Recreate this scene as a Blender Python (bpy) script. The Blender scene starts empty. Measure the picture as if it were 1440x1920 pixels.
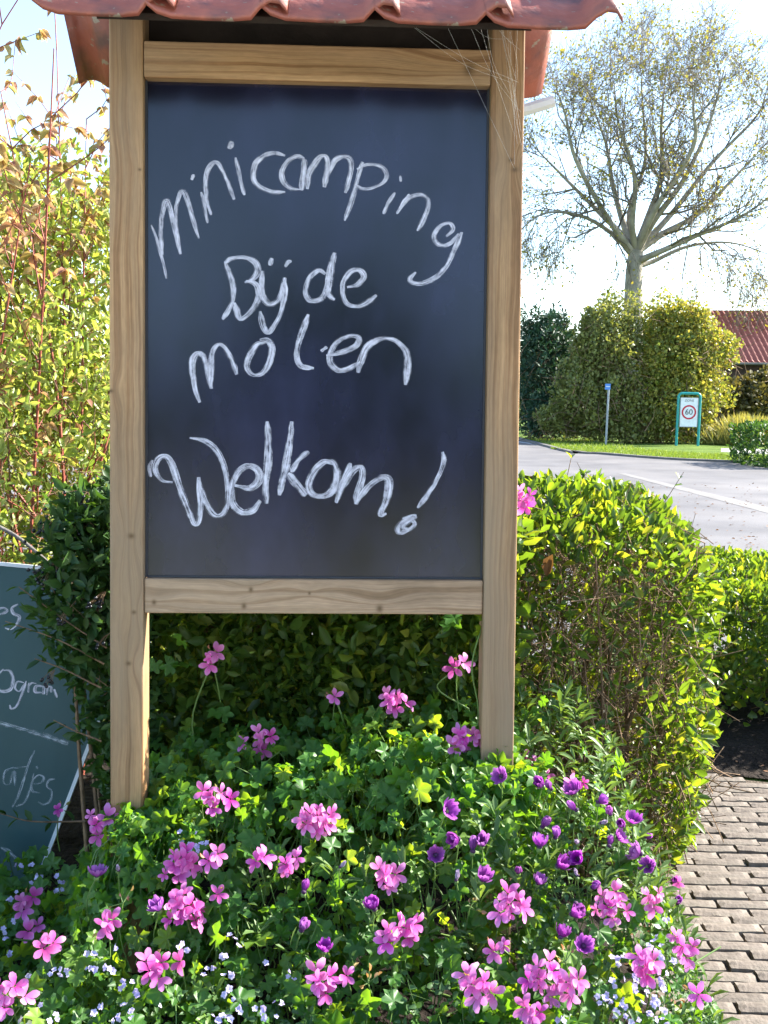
import bpy, math, random
import numpy as np
from mathutils import Matrix, Vector

# ------------------------------------------------------------------ camera, sky, sun, exposure
scene = bpy.context.scene
col = scene.collection
FPX = 1867.0                       # focal length in pixels of the 1440x1920 photograph
PITCH = math.atan((960 - 742) / FPX)
ROLL = math.radians(0.6)
CAM = np.array([0.0, 0.0, 1.6])
fw = np.array([0, math.cos(PITCH), -math.sin(PITCH)])
r0 = np.array([1.0, 0, 0]); u0 = np.cross(r0, fw)
rt = r0 * math.cos(ROLL) + u0 * math.sin(ROLL)
up = -r0 * math.sin(ROLL) + u0 * math.cos(ROLL)
cd = bpy.data.cameras.new('camera')
cam = bpy.data.objects.new('camera', cd); col.objects.link(cam)
cd.sensor_fit = 'VERTICAL'; cd.sensor_height = 36.0; cd.sensor_width = 27.0
cd.lens = FPX / 1920 * 36.0
cd.clip_start = 0.05; cd.clip_end = 3000
M = Matrix(((rt[0], up[0], -fw[0], CAM[0]), (rt[1], up[1], -fw[1], CAM[1]), (rt[2], up[2], -fw[2], CAM[2]), (0, 0, 0, 1)))
cam.matrix_world = M
scene.camera = cam

SUN_AZ = math.radians(68)          # from the view direction (+Y) towards the right (+X)
SUN_EL = math.radians(34)
w = bpy.data.worlds.new('World'); scene.world = w; w.use_nodes = True
nt = w.node_tree; nt.nodes.clear()
sky = nt.nodes.new('ShaderNodeTexSky'); sky.sky_type = 'NISHITA'; sky.sun_disc = False
sky.sun_elevation = SUN_EL; sky.sun_rotation = SUN_AZ
sky.air_density = 1.0; sky.dust_density = 0.7; sky.ozone_density = 1.5
bg = nt.nodes.new('ShaderNodeBackground'); bg.inputs['Strength'].default_value = 0.125
wo = nt.nodes.new('ShaderNodeOutputWorld')
nt.links.new(sky.outputs[0], bg.inputs[0]); nt.links.new(bg.outputs[0], wo.inputs[0])
sl = bpy.data.lights.new('sun', 'SUN'); sl.energy = 5.0; sl.angle = math.radians(0.53); sl.color = (1.0, 0.94, 0.84)
so = bpy.data.objects.new('sun', sl); col.objects.link(so)
sdir = Vector((math.sin(SUN_AZ) * math.cos(SUN_EL), math.cos(SUN_AZ) * math.cos(SUN_EL), math.sin(SUN_EL)))
so.rotation_euler = sdir.to_track_quat('Z', 'Y').to_euler(); so.location = sdir * 30
vs = scene.view_settings
vs.view_transform = 'Standard'; vs.look = 'None'; vs.gamma = 1.0; vs.use_curve_mapping = False
vs.exposure = 2.0
cy = scene.cycles
cy.max_bounces = 6; cy.diffuse_bounces = 3; cy.glossy_bounces = 2; cy.transmission_bounces = 4; cy.transparent_max_bounces = 10
cy.caustics_reflective = False; cy.caustics_refractive = False; cy.use_adaptive_sampling = True; cy.adaptive_threshold = 0.015

rng = np.random.default_rng(7); random.seed(7)

# ------------------------------------------------------------------ pixel geometry
def ray(px, py):
    d = fw + rt * ((px - 720) / FPX) + up * ((960 - py) / FPX)
    return d
def at_y(px, py, Y):
    d = ray(px, py); return CAM + d * (Y / d[1])
def ground(px, py, z=0.0):
    d = ray(px, py); return CAM + d * ((z - CAM[2]) / d[2])
def at_plane(px, py, o, n):
    d = ray(px, py); return CAM + d * (np.dot(o - CAM, n) / np.dot(d, n))

# ------------------------------------------------------------------ helpers: objects and meshes
def link(o, parent=None):
    col.objects.link(o)
    if parent is not None: o.parent = parent
    return o
def tag(o, label, cat, group=None):
    o['label'] = label; o['category'] = cat
    if group: o['group'] = group
    return o
def empty(name, loc=(0, 0, 0), parent=None):
    o = bpy.data.objects.new(name, None); o.location = loc; o.empty_display_size = 0.1
    return link(o, parent)
def mesh_data(name, V, F, mat, smooth=True, uv=None):
    """F: (M,k) int array, or list of such arrays, or list of tuples"""
    V = np.asarray(V, dtype=np.float32)
    me = bpy.data.meshes.new(name)
    if isinstance(F, np.ndarray): F = [F]
    if len(F) and not isinstance(F[0], np.ndarray):
        me.from_pydata(V.tolist(), [], [tuple(f) for f in F])
    else:
        li = np.concatenate([f.ravel() for f in F]).astype(np.int32)
        tot = np.concatenate([np.full(len(f), f.shape[1], np.int32) for f in F])
        st = np.concatenate([[0], np.cumsum(tot)[:-1]]).astype(np.int32)
        me.vertices.add(len(V)); me.vertices.foreach_set('co', V.ravel())
        me.loops.add(len(li)); me.loops.foreach_set('vertex_index', li)
        me.polygons.add(len(tot)); me.polygons.foreach_set('loop_start', st); me.polygons.foreach_set('loop_total', tot)
        me.update(calc_edges=True)
    if smooth: me.polygons.foreach_set('use_smooth', [True] * len(me.polygons))
    if uv is not None:
        l = me.uv_layers.new(name='UVMap'); idx = np.zeros(len(me.loops), np.int32)
        me.loops.foreach_get('vertex_index', idx)
        l.data.foreach_set('uv', np.asarray(uv, np.float32)[idx].ravel())
    if mat: me.materials.append(mat)
    return me
def mobj(name, V, F, mat, parent=None, smooth=True, uv=None):
    return link(bpy.data.objects.new(name, mesh_data(name, V, F, mat, smooth, uv)), parent)
def inst(name, me, parent=None, mw=None):
    o = bpy.data.objects.new(name, me)
    if mw is not None: o.matrix_local = mw
    return link(o, parent)
def mat4(R, s, p):
    m = np.eye(4); m[:3, :3] = R * s; m[:3, 3] = p
    return Matrix(m.tolist())
def norm(a):
    a = np.asarray(a, float); return a / np.maximum(np.linalg.norm(a, axis=-1, keepdims=True), 1e-9)
def frames(d, n):
    """rows of rotation matrices: columns = side, length dir d, normal"""
    d = norm(d); n = n - d * np.sum(d * n, -1, keepdims=True); n = norm(n); s = np.cross(d, n)
    return np.stack([s, d, n], -1)
def scatter(tV, tF, P, R, S):
    N = len(P); k = len(tV)
    V = np.einsum('nij,nkj->nki', R * np.asarray(S).reshape(-1, 1, 1), np.broadcast_to(tV, (N, k, 3))) + P[:, None, :]
    F = tF[None] + (np.arange(N) * k)[:, None, None]
    return V.reshape(-1, 3), F.reshape(-1, tF.shape[1])
def tubes(polys, sides=4):
    V = []; F = []; b = 0
    ang = np.linspace(0, 2 * np.pi, sides, endpoint=False)
    ca = np.cos(ang)[:, None]; sa = np.sin(ang)[:, None]
    for pts, rad in polys:
        pts = np.asarray(pts, float); n = len(pts)
        t = norm(np.gradient(pts, axis=0))
        ref = np.array([0.31, 0.17, 0.93]) if abs(t[0, 2]) < 0.9 else np.array([0.95, 0.2, 0.1])
        a = norm(np.cross(t, ref)); c = np.cross(t, a)
        rad = np.broadcast_to(rad, (n,))
        for i in range(n):
            V.append(pts[i] + (a[i] * ca + c[i] * sa) * rad[i])
        for i in range(n - 1):
            for j in range(sides):
                k = (j + 1) % sides
                F.append((b + i * sides + j, b + i * sides + k, b + (i + 1) * sides + k, b + (i + 1) * sides + j))
        b += n * sides
    return np.concatenate(V), np.array(F)
def box(x0, x1, y0, y1, z0, z1):
    V = [(x, y, z) for z in (z0, z1) for y in (y0, y1) for x in (x0, x1)]
    F = [(0, 2, 3, 1), (4, 5, 7, 6), (0, 1, 5, 4), (2, 6, 7, 3), (0, 4, 6, 2), (1, 3, 7, 5)]
    return V, F
def bev(o, w_, seg=2):
    m = o.modifiers.new('bevel', 'BEVEL'); m.width = w_; m.segments = seg; m.limit_method = 'ANGLE'
    return o
def catmull(pts, n=6):
    p = np.asarray(pts, float)
    if len(p) < 3:
        t = np.linspace(0, 1, n * 2)[:, None]; return p[0] * (1 - t) + p[-1] * t
    q = np.vstack([2 * p[0] - p[1], p, 2 * p[-1] - p[-2]]); out = []
    for i in range(1, len(q) - 2):
        for t in np.linspace(0, 1, n, endpoint=False):
            a, b, c, d = q[i - 1], q[i], q[i + 1], q[i + 2]
            out.append(0.5 * (2 * b + (c - a) * t + (2 * a - 5 * b + 4 * c - d) * t * t + (3 * b - a - 3 * c + d) * t ** 3))
    out.append(p[-1]); return np.array(out)
def sstep(a, b, x):
    t = np.clip((np.asarray(x, float) - a) / (b - a), 0, 1); return t * t * (3 - 2 * t)
def randdir(n):
    return norm(rng.normal(size=(n, 3)))
def lumps(P, f=3.0, seed=0):
    """cheap smooth 3-D noise in -1..1"""
    r = np.random.default_rng(seed); s = 0
    for k in range(6):
        d = r.normal(size=3) * f * (1 + 0.35 * k); s = s + np.sin(P @ d + r.uniform(0, 6.3)) / 6 * 1.6
    return s

# ------------------------------------------------------------------ materials
def new_mat(name):
    m = bpy.data.materials.new(name); m.use_nodes = True
    t = m.node_tree; t.nodes.clear()
    return m, t, t.nodes, t.links
def ramp(N, stops, interp='LINEAR'):
    r = N.new('ShaderNodeValToRGB'); r.color_ramp.interpolation = interp
    while len(r.color_ramp.elements) < len(stops): r.color_ramp.elements.new(0.5)
    for e, (p, c) in zip(r.color_ramp.elements, stops):
        e.position = p; e.color = (*c, 1)
    return r
def leaf_mat(name, cols, trans=0.35, rough=0.45, tcol=(1.25, 1.15, 0.55), spec=0.4, vein=True, interp='LINEAR'):
    m, t, N, L = new_mat(name)
    g = N.new('ShaderNodeNewGeometry'); oi = N.new('ShaderNodeObjectInfo')
    ad = N.new('ShaderNodeMath'); ad.operation = 'ADD'; fr = N.new('ShaderNodeMath'); fr.operation = 'FRACT'
    L.new(g.outputs['Random Per Island'], ad.inputs[0]); L.new(oi.outputs['Random'], ad.inputs[1]); L.new(ad.outputs[0], fr.inputs[0])
    n = len(cols); rp = ramp(N, [(i / max(n - 1, 1), c) for i, c in enumerate(cols)], interp)
    L.new(fr.outputs[0], rp.inputs[0])
    tc = N.new('ShaderNodeTexCoord'); nz = N.new('ShaderNodeTexNoise'); nz.inputs['Scale'].default_value = 60
    L.new(tc.outputs['Object'], nz.inputs['Vector'])
    mr = N.new('ShaderNodeMapRange'); mr.inputs[3].default_value = 0.7; mr.inputs[4].default_value = 1.3
    L.new(nz.outputs[0], mr.inputs[0])
    mx = N.new('ShaderNodeMix'); mx.data_type = 'RGBA'; mx.blend_type = 'MULTIPLY'; mx.inputs[0].default_value = 1
    L.new(rp.outputs[0], mx.inputs[6]); L.new(mr.outputs[0], mx.inputs[7])
    p = N.new('ShaderNodeBsdfPrincipled'); p.inputs['Roughness'].default_value = rough
    p.inputs['Specular IOR Level'].default_value = spec
    L.new(mx.outputs[2], p.inputs['Base Color'])
    tm = N.new('ShaderNodeMix'); tm.data_type = 'RGBA'; tm.blend_type = 'MULTIPLY'; tm.inputs[0].default_value = 1
    tm.inputs[7].default_value = (*tcol, 1); L.new(mx.outputs[2], tm.inputs[6])
    tr = N.new('ShaderNodeBsdfTranslucent'); L.new(tm.outputs[2], tr.inputs[0])
    ms = N.new('ShaderNodeMixShader'); ms.inputs[0].default_value = trans
    L.new(p.outputs[0], ms.inputs[1]); L.new(tr.outputs[0], ms.inputs[2])
    o = N.new('ShaderNodeOutputMaterial'); L.new(ms.outputs[0], o.inputs[0])
    return m
def noise_mat(name, c1, c2, scale=5, rough=0.8, bump=0.3, bscale=None, detail=6, spec=0.3, dist=0.02, c3=None, s3=1.0, c4=None, s4=40, t4=.62):
    m, t, N, L = new_mat(name)
    tc = N.new('ShaderNodeTexCoord'); nz = N.new('ShaderNodeTexNoise'); nz.inputs['Scale'].default_value = scale; nz.inputs['Detail'].default_value = detail
    L.new(tc.outputs['Object'], nz.inputs['Vector'])
    rp = ramp(N, [(0.3, c1), (0.7, c2)]); L.new(nz.outputs[0], rp.inputs[0])
    p = N.new('ShaderNodeBsdfPrincipled'); p.inputs['Roughness'].default_value = rough; p.inputs['Specular IOR Level'].default_value = spec
    src = rp.outputs[0]
    if c3 is not None:
        n3 = N.new('ShaderNodeTexNoise'); n3.inputs['Scale'].default_value = s3; n3.inputs['Detail'].default_value = 4
        L.new(tc.outputs['Object'], n3.inputs['Vector'])
        m3 = N.new('ShaderNodeMapRange'); m3.inputs[1].default_value = 0.45; m3.inputs[2].default_value = 0.7; L.new(n3.outputs[0], m3.inputs[0])
        mx = N.new('ShaderNodeMix'); mx.data_type = 'RGBA'; mx.inputs[7].default_value = (*c3, 1)
        L.new(m3.outputs[0], mx.inputs[0]); L.new(src, mx.inputs[6]); src = mx.outputs[2]
    if c4 is not None:
        n4 = N.new('ShaderNodeTexNoise'); n4.inputs['Scale'].default_value = s4; n4.inputs['Detail'].default_value = 5; L.new(tc.outputs['Object'], n4.inputs['Vector'])
        m4_ = N.new('ShaderNodeMapRange'); m4_.inputs[1].default_value = t4; m4_.inputs[2].default_value = t4 + .05; m4_.inputs[4].default_value = .8; L.new(n4.outputs[0], m4_.inputs[0])
        mx = N.new('ShaderNodeMix'); mx.data_type = 'RGBA'; mx.inputs[7].default_value = (*c4, 1)
        L.new(m4_.outputs[0], mx.inputs[0]); L.new(src, mx.inputs[6]); src = mx.outputs[2]
    oi = N.new('ShaderNodeObjectInfo'); mr = N.new('ShaderNodeMapRange'); mr.inputs[3].default_value = 0.85; mr.inputs[4].default_value = 1.15
    L.new(oi.outputs['Random'], mr.inputs[0])
    mo = N.new('ShaderNodeMix'); mo.data_type = 'RGBA'; mo.blend_type = 'MULTIPLY'; mo.inputs[0].default_value = 1
    L.new(src, mo.inputs[6]); L.new(mr.outputs[0], mo.inputs[7]); L.new(mo.outputs[2], p.inputs['Base Color'])
    if bump:
        nb = N.new('ShaderNodeTexNoise'); nb.inputs['Scale'].default_value = bscale or scale * 4; nb.inputs['Detail'].default_value = 8
        L.new(tc.outputs['Object'], nb.inputs['Vector'])
        bp = N.new('ShaderNodeBump'); bp.inputs['Strength'].default_value = bump; bp.inputs['Distance'].default_value = dist
        L.new(nb.outputs[0], bp.inputs['Height']); L.new(bp.outputs[0], p.inputs['Normal'])
    o = N.new('ShaderNodeOutputMaterial'); L.new(p.outputs[0], o.inputs[0])
    return m
def plain(name, c, rough=0.5, spec=0.4, metal=0.0):
    return noise_mat(name, tuple(x * 0.9 for x in c), tuple(min(1, x * 1.1) for x in c), 8, rough, 0.05, 60, 4, spec, 0.002)
def wood_mat(name, axis, knots, seed=0.0, light=(0.42, 0.25, 0.122), dark=(0.285, 0.15, 0.066)):
    """axis: length axis index (2 post, 0 rail); knots: (across, along, size)"""
    m, t, N, L = new_mat(name)
    tc = N.new('ShaderNodeTexCoord'); sp = N.new('ShaderNodeSeparateXYZ'); L.new(tc.outputs['Object'], sp.inputs[0])
    al = sp.outputs[axis]; ac = sp.outputs[0 if axis == 2 else 2]; dp = sp.outputs[1]
    def math_(op, a, b=None, c=None):
        n = N.new('ShaderNodeMath'); n.operation = op
        for i, v in enumerate((a, b, c)):
            if v is None: continue
            if isinstance(v, (int, float)): n.inputs[i].default_value = v
            else: L.new(v, n.inputs[i])
        return n.outputs[0]
    # slow wander of the grain along the length
    cv = N.new('ShaderNodeCombineXYZ'); L.new(math_('MULTIPLY', al, 2.2), cv.inputs[0]); L.new(math_('MULTIPLY', ac, 4.0), cv.inputs[1]); cv.inputs[2].default_value = seed
    nw = N.new('ShaderNodeTexNoise'); nw.inputs['Scale'].default_value = 1; nw.inputs['Detail'].default_value = 2; L.new(cv.outputs[0], nw.inputs['Vector'])
    ph = math_('ADD', ac, math_('MULTIPLY', nw.outputs[0], 0.05))
    kd = None
    for (ka, kl, ks) in [(a_, b_, c_ * 1.45) for a_, b_, c_ in knots]:
        da = math_('SUBTRACT', ac, ka); dl = math_('SUBTRACT', al, kl)
        d2 = math_('ADD', math_('MULTIPLY', math_('MULTIPLY', da, da), 1 / (ks * 2.0) ** 2), math_('MULTIPLY', math_('MULTIPLY', dl, dl), 1 / (ks * 5.0) ** 2))
        e = math_('EXPONENT', math_('MULTIPLY', d2, -1.0))
        ph = math_('ADD', ph, math_('MULTIPLY', math_('MULTIPLY', e, da), 1.3))
        ph = math_('ADD', ph, math_('MULTIPLY', e, ks * 0.5))
        c2 = math_('ADD', math_('MULTIPLY', math_('MULTIPLY', da, da), 1 / (ks * 0.75) ** 2), math_('MULTIPLY', math_('MULTIPLY', dl, dl), 1 / (ks * 0.62) ** 2))
        k = math_('EXPONENT', math_('MULTIPLY', c2, -1.6))
        kd = k if kd is None else math_('MAXIMUM', kd, k)
    def streak(fa, fl, det, off):
        v = N.new('ShaderNodeCombineXYZ'); L.new(math_('MULTIPLY', ph, fa), v.inputs[0]); L.new(math_('MULTIPLY', al, fl), v.inputs[1]); L.new(math_('MULTIPLY_ADD', dp, fa, seed + off), v.inputs[2])
        n = N.new('ShaderNodeTexNoise'); n.inputs['Scale'].default_value = 1; n.inputs['Detail'].default_value = det; L.new(v.outputs[0], n.inputs['Vector'])
        return n.outputs[0]
    s1 = streak(78, 0.6, 2, 0); s2 = streak(420, 4, 3, 5); s3 = streak(14, 2.2, 4, 9)
    r1 = ramp(N, [(0.39, dark), (0.46, tuple((a + b) / 2 for a, b in zip(dark, light))), (0.54, light)]); L.new(s1, r1.inputs[0])
    def mul(c, f, lo, hi):
        mr = N.new('ShaderNodeMapRange'); mr.inputs[1].default_value = 0.3; mr.inputs[2].default_value = 0.7; mr.inputs[3].default_value = lo; mr.inputs[4].default_value = hi; L.new(f, mr.inputs[0])
        x = N.new('ShaderNodeMix'); x.data_type = 'RGBA'; x.blend_type = 'MULTIPLY'; x.inputs[0].default_value = 1
        L.new(c, x.inputs[6]); L.new(mr.outputs[0], x.inputs[7]); return x.outputs[2]
    c = mul(mul(mul(r1.outputs[0], s2, 0.84, 1.12), s3, 0.68, 1.2), streak(160, 30, 2, 40), 0.9, 1.08)
    # grey weathering
    gw = N.new('ShaderNodeMix'); gw.data_type = 'RGBA'; gw.inputs[7].default_value = (0.29, 0.21, 0.135, 1)
    sg = streak(9, 1.1, 5, 21); mg = N.new('ShaderNodeMapRange'); mg.inputs[1].default_value = 0.40; mg.inputs[2].default_value = 0.68; mg.inputs[4].default_value = 0.85; L.new(sg, mg.inputs[0])
    L.new(mg.outputs[0], gw.inputs[0]); L.new(c, gw.inputs[6]); c = gw.outputs[2]
    if kd is not None:
        kx = N.new('ShaderNodeMix'); kx.data_type = 'RGBA'; kx.inputs[7].default_value = (0.13, 0.075, 0.035, 1)
        L.new(math_('MULTIPLY', kd, 0.92), kx.inputs[0]); L.new(c, kx.inputs[6]); c = kx.outputs[2]
    p = N.new('ShaderNodeBsdfPrincipled'); p.inputs['Roughness'].default_value = 0.62; p.inputs['Specular IOR Level'].default_value = 0.25
    L.new(c, p.inputs['Base Color'])
    bp = N.new('ShaderNodeBump'); bp.inputs['Strength'].default_value = 0.35; bp.inputs['Distance'].default_value = 0.002
    L.new(math_('ADD', s2, math_('MULTIPLY', s1, 0.6)), bp.inputs['Height']); L.new(bp.outputs[0], p.inputs['Normal'])
    o = N.new('ShaderNodeOutputMaterial'); L.new(p.outputs[0], o.inputs[0])
    return m
def chalk_mat(name, colr=(0.78, 0.76, 0.84), dens=0.62):
    m, t, N, L = new_mat(name)
    uv = N.new('ShaderNodeUVMap'); uv.uv_map = 'UVMap'; sp = N.new('ShaderNodeSeparateXYZ'); L.new(uv.outputs[0], sp.inputs[0])
    def tex(a, b, det):
        mp = N.new('ShaderNodeMapping'); mp.inputs['Scale'].default_value = (a, b, 1); L.new(uv.outputs[0], mp.inputs[0])
        n = N.new('ShaderNodeTexNoise'); n.inputs['Scale'].default_value = 1; n.inputs['Detail'].default_value = det; L.new(mp.outputs[0], n.inputs['Vector']); return n.outputs[0]
    a = tex(7, 14, 3); b = tex(1.5, 45, 3); c = tex(14, 900, 3)
    def mth(op, x, y):
        n = N.new('ShaderNodeMath'); n.operation = op
        for i, v in enumerate((x, y)):
            if isinstance(v, (int, float)): n.inputs[i].default_value = v
            else: L.new(v, n.inputs[i])
        return n.outputs[0]
    s = mth('ADD', mth('MULTIPLY', a, 1.1), mth('ADD', mth('MULTIPLY', b, 0.8), mth('MULTIPLY', c, 1.0)))
    # soft outer edge of the stroke (u runs 0..1 across)
    ed = mth('MULTIPLY', mth('ABSOLUTE', mth('SUBTRACT', sp.outputs[0], 0.5), 0), 2.0)
    ed = mth('POWER', ed, 3.0)
    mr = N.new('ShaderNodeMapRange'); mr.inputs[1].default_value = 1.18 + 0.22 * (1 - dens) * 2 - 0.22; mr.inputs[2].default_value = 1.72 + 0.22 * (1 - dens) * 2 - 0.22; mr.inputs[4].default_value = 0.95
    L.new(mth('SUBTRACT', s, mth('MULTIPLY', ed, 0.25)), mr.inputs[0])
    d = N.new('ShaderNodeBsdfDiffuse'); d.inputs[0].default_value = (*colr, 1)
    tr = N.new('ShaderNodeBsdfTransparent'); ms = N.new('ShaderNodeMixShader')
    L.new(mr.outputs[0], ms.inputs[0]); L.new(tr.outputs[0], ms.inputs[1]); L.new(d.outputs[0], ms.inputs[2])
    o = N.new('ShaderNodeOutputMaterial'); L.new(ms.outputs[0], o.inputs[0])
    return m
def board_mat(name, c, dust_and_reflection, rough=0.2, amt=0.5, spec=0.75, nsc=3.2, lo_=.42, hi_=.8):
    m, t, N, L = new_mat(name)
    tc = N.new('ShaderNodeTexCoord')
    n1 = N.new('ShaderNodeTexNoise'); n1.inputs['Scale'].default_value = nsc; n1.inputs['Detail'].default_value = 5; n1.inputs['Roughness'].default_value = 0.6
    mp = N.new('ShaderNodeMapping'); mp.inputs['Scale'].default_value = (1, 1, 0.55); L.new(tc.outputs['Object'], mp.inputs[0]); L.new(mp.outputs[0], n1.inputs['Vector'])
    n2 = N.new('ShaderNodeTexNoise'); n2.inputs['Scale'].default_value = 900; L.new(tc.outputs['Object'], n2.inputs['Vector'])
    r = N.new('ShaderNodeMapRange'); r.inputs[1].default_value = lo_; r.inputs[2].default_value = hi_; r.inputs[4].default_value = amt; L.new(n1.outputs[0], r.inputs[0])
    mx = N.new('ShaderNodeMix'); mx.data_type = 'RGBA'; mx.inputs[6].default_value = (*c, 1); mx.inputs[7].default_value = (*dust_and_reflection, 1); L.new(r.outputs[0], mx.inputs[0])
    p = N.new('ShaderNodeBsdfPrincipled'); L.new(mx.outputs[2], p.inputs['Base Color']); p.inputs['Specular IOR Level'].default_value = spec
    rr = N.new('ShaderNodeMapRange'); rr.inputs[3].default_value = rough; rr.inputs[4].default_value = rough + 0.12; L.new(n1.outputs[0], rr.inputs[0]); L.new(rr.outputs[0], p.inputs['Roughness'])
    bp = N.new('ShaderNodeBump'); bp.inputs['Strength'].default_value = 0.06; bp.inputs['Distance'].default_value = 0.0005; L.new(n2.outputs[0], bp.inputs['Height']); L.new(bp.outputs[0], p.inputs['Normal'])
    o = N.new('ShaderNodeOutputMaterial'); L.new(p.outputs[0], o.inputs[0])
    return m

MT = {}
MT['privet'] = leaf_mat('privet_leaf', [(0.045, 0.10, 0.025), (0.065, 0.14, 0.03), (0.10, 0.19, 0.035), (0.055, 0.12, 0.035), (0.13, 0.22, 0.04), (0.20, 0.25, 0.05)], 0.52, 0.36, (2.5, 1.9, 0.4))
MT['privet_dark'] = leaf_mat('privet_leaf_dark', [(0.03, 0.075, 0.022), (0.04, 0.10, 0.028), (0.06, 0.13, 0.03), (0.05, 0.11, 0.03)], 0.4, 0.5, (1.5, 1.35, 0.4))
MT['twig'] = noise_mat('twig_bark', (0.15, 0.095, 0.055), (0.26, 0.17, 0.10), 40, 0.8, 0.3)
MT['greytwig'] = noise_mat('grey_branch_bark', (0.13, 0.12, 0.12), (0.22, 0.20, 0.18), 30, 0.8, 0.3)
MT['redtwig'] = noise_mat('red_dogwood_bark', (0.17, 0.035, 0.03), (0.28, 0.09, 0.06), 20, 0.5, 0.1)
MT['dogwood'] = leaf_mat('autumn_dogwood_leaf', [(0.40, 0.33, 0.10), (0.50, 0.38, 0.16), (0.48, 0.26, 0.17), (0.34, 0.17, 0.12), (0.52, 0.40, 0.22), (0.30, 0.33, 0.09), (0.44, 0.27, 0.18)], 0.45, 0.5, (1.2, 1.1, 0.7))
MT['lime'] = leaf_mat('yellow_green_leaf', [(0.16, 0.25, 0.05), (0.25, 0.33, 0.07), (0.34, 0.39, 0.12), (0.20, 0.29, 0.06), (0.42, 0.40, 0.16)], 0.5, 0.4, (1.6, 1.45, 0.7))
MT['ger'] = leaf_mat('geranium_leaf', [(0.055, 0.17, 0.03), (0.085, 0.22, 0.04), (0.065, 0.18, 0.04), (0.18, 0.31, 0.045)], 0.52, 0.42, (2.9, 2.1, 0.35))
MT['daisyleaf'] = leaf_mat('daisy_leaf', [(0.09, 0.17, 0.055), (0.13, 0.22, 0.07), (0.11, 0.19, 0.06), (0.16, 0.25, 0.07)], 0.42, 0.45, (1.6, 1.45, 0.5))
MT['bacleaf'] = leaf_mat('small_trailing_leaf', [(0.05, 0.12, 0.035), (0.07, 0.15, 0.04), (0.06, 0.13, 0.045)], 0.35, 0.5)
def petal_mat(name, stops, R_, trans=.4, tc_=(1, 1, 1)):
    m, t, N, L = new_mat(name)
    tc = N.new('ShaderNodeTexCoord'); ln = N.new('ShaderNodeVectorMath'); ln.operation = 'LENGTH'; L.new(tc.outputs['Object'], ln.inputs[0])
    nz = N.new('ShaderNodeTexNoise'); nz.inputs['Scale'].default_value = 260; L.new(tc.outputs['Object'], nz.inputs['Vector'])
    a = N.new('ShaderNodeMath'); a.operation = 'MULTIPLY_ADD'; a.inputs[1].default_value = 1 / R_; L.new(ln.outputs['Value'], a.inputs[0])
    b = N.new('ShaderNodeMath'); b.operation = 'MULTIPLY_ADD'; b.inputs[1].default_value = .35; b.inputs[2].default_value = -.17; L.new(nz.outputs[0], b.inputs[0]); L.new(b.outputs[0], a.inputs[2])
    rp = ramp(N, stops); L.new(a.outputs[0], rp.inputs[0])
    oi = N.new('ShaderNodeObjectInfo'); hs = N.new('ShaderNodeHueSaturation')
    for k, lo_, hi_ in (('Hue', .485, .515), ('Saturation', .88, 1.1), ('Value', .8, 1.12)):
        q = N.new('ShaderNodeMath'); q.operation = 'MULTIPLY'; q.inputs[1].default_value = {'Hue': 7.3, 'Saturation': 3.1, 'Value': 5.7}[k]; L.new(oi.outputs['Random'], q.inputs[0])
        f = N.new('ShaderNodeMath'); f.operation = 'FRACT'; L.new(q.outputs[0], f.inputs[0]); r_ = N.new('ShaderNodeMapRange'); r_.inputs[3].default_value = lo_; r_.inputs[4].default_value = hi_; L.new(f.outputs[0], r_.inputs[0]); L.new(r_.outputs[0], hs.inputs[k])
    L.new(rp.outputs[0], hs.inputs['Color'])
    p = N.new('ShaderNodeBsdfPrincipled'); p.inputs['Roughness'].default_value = .5; p.inputs['Specular IOR Level'].default_value = .3; L.new(hs.outputs[0], p.inputs['Base Color'])
    tr = N.new('ShaderNodeBsdfTranslucent'); L.new(hs.outputs[0], tr.inputs[0]); ms = N.new('ShaderNodeMixShader'); ms.inputs[0].default_value = trans
    L.new(p.outputs[0], ms.inputs[1]); L.new(tr.outputs[0], ms.inputs[2]); o = N.new('ShaderNodeOutputMaterial'); L.new(ms.outputs[0], o.inputs[0]); return m
MT['pink'] = petal_mat('pink_petal', [(.0, (.45, .03, .22)), (.22, (.68, .10, .42)), (.6, (.81, .17, .55)), (1.0, (.86, .31, .69))], .027, .42)
MT['purple'] = petal_mat('purple_petal', [(.0, (.10, .01, .12)), (.35, (.24, .03, .27)), (.75, (.42, .07, .46)), (1.0, (.52, .15, .56))], .030, .42)
MT['faded'] = leaf_mat('faded_lilac_petal', [(0.5, 0.38, 0.55), (0.6, 0.5, 0.62)], 0.4, 0.6, (1, 1, 1), 0.2)
MT['lilac'] = leaf_mat('lilac_white_petal', [(0.62, 0.56, 0.82), (0.72, 0.68, 0.88), (0.55, 0.46, 0.78)], 0.35, 0.6, (1, 1, 1), 0.2)
MT['disc'] = plain('dark_purple_disc', (0.05, 0.015, 0.06), 0.7)
MT['yellowdisc'] = plain('pale_yellow_eye', (0.6, 0.5, 0.15), 0.7)
MT['stem'] = plain('green_stem', (0.12, 0.20, 0.05), 0.5)
MT['bud'] = leaf_mat('spent_bud', [(0.30, 0.30, 0.08), (0.45, 0.28, 0.12), (0.5, 0.2, 0.15), (0.25, 0.28, 0.08)], 0.3, 0.6)
MT['berry'] = plain('black_berry', (0.008, 0.008, 0.012), 0.3, 0.5)
MT['brownleaf'] = leaf_mat('brown_dead_leaf', [(0.20, 0.10, 0.05), (0.16, 0.085, 0.045), (0.26, 0.13, 0.06)], 0.25, 0.7)
MT['soil'] = noise_mat('dark_soil', (0.010, 0.007, 0.005), (0.028, 0.02, 0.015), 14, 0.95, 1.0, 40, 8, 0.2, 0.04)
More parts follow.
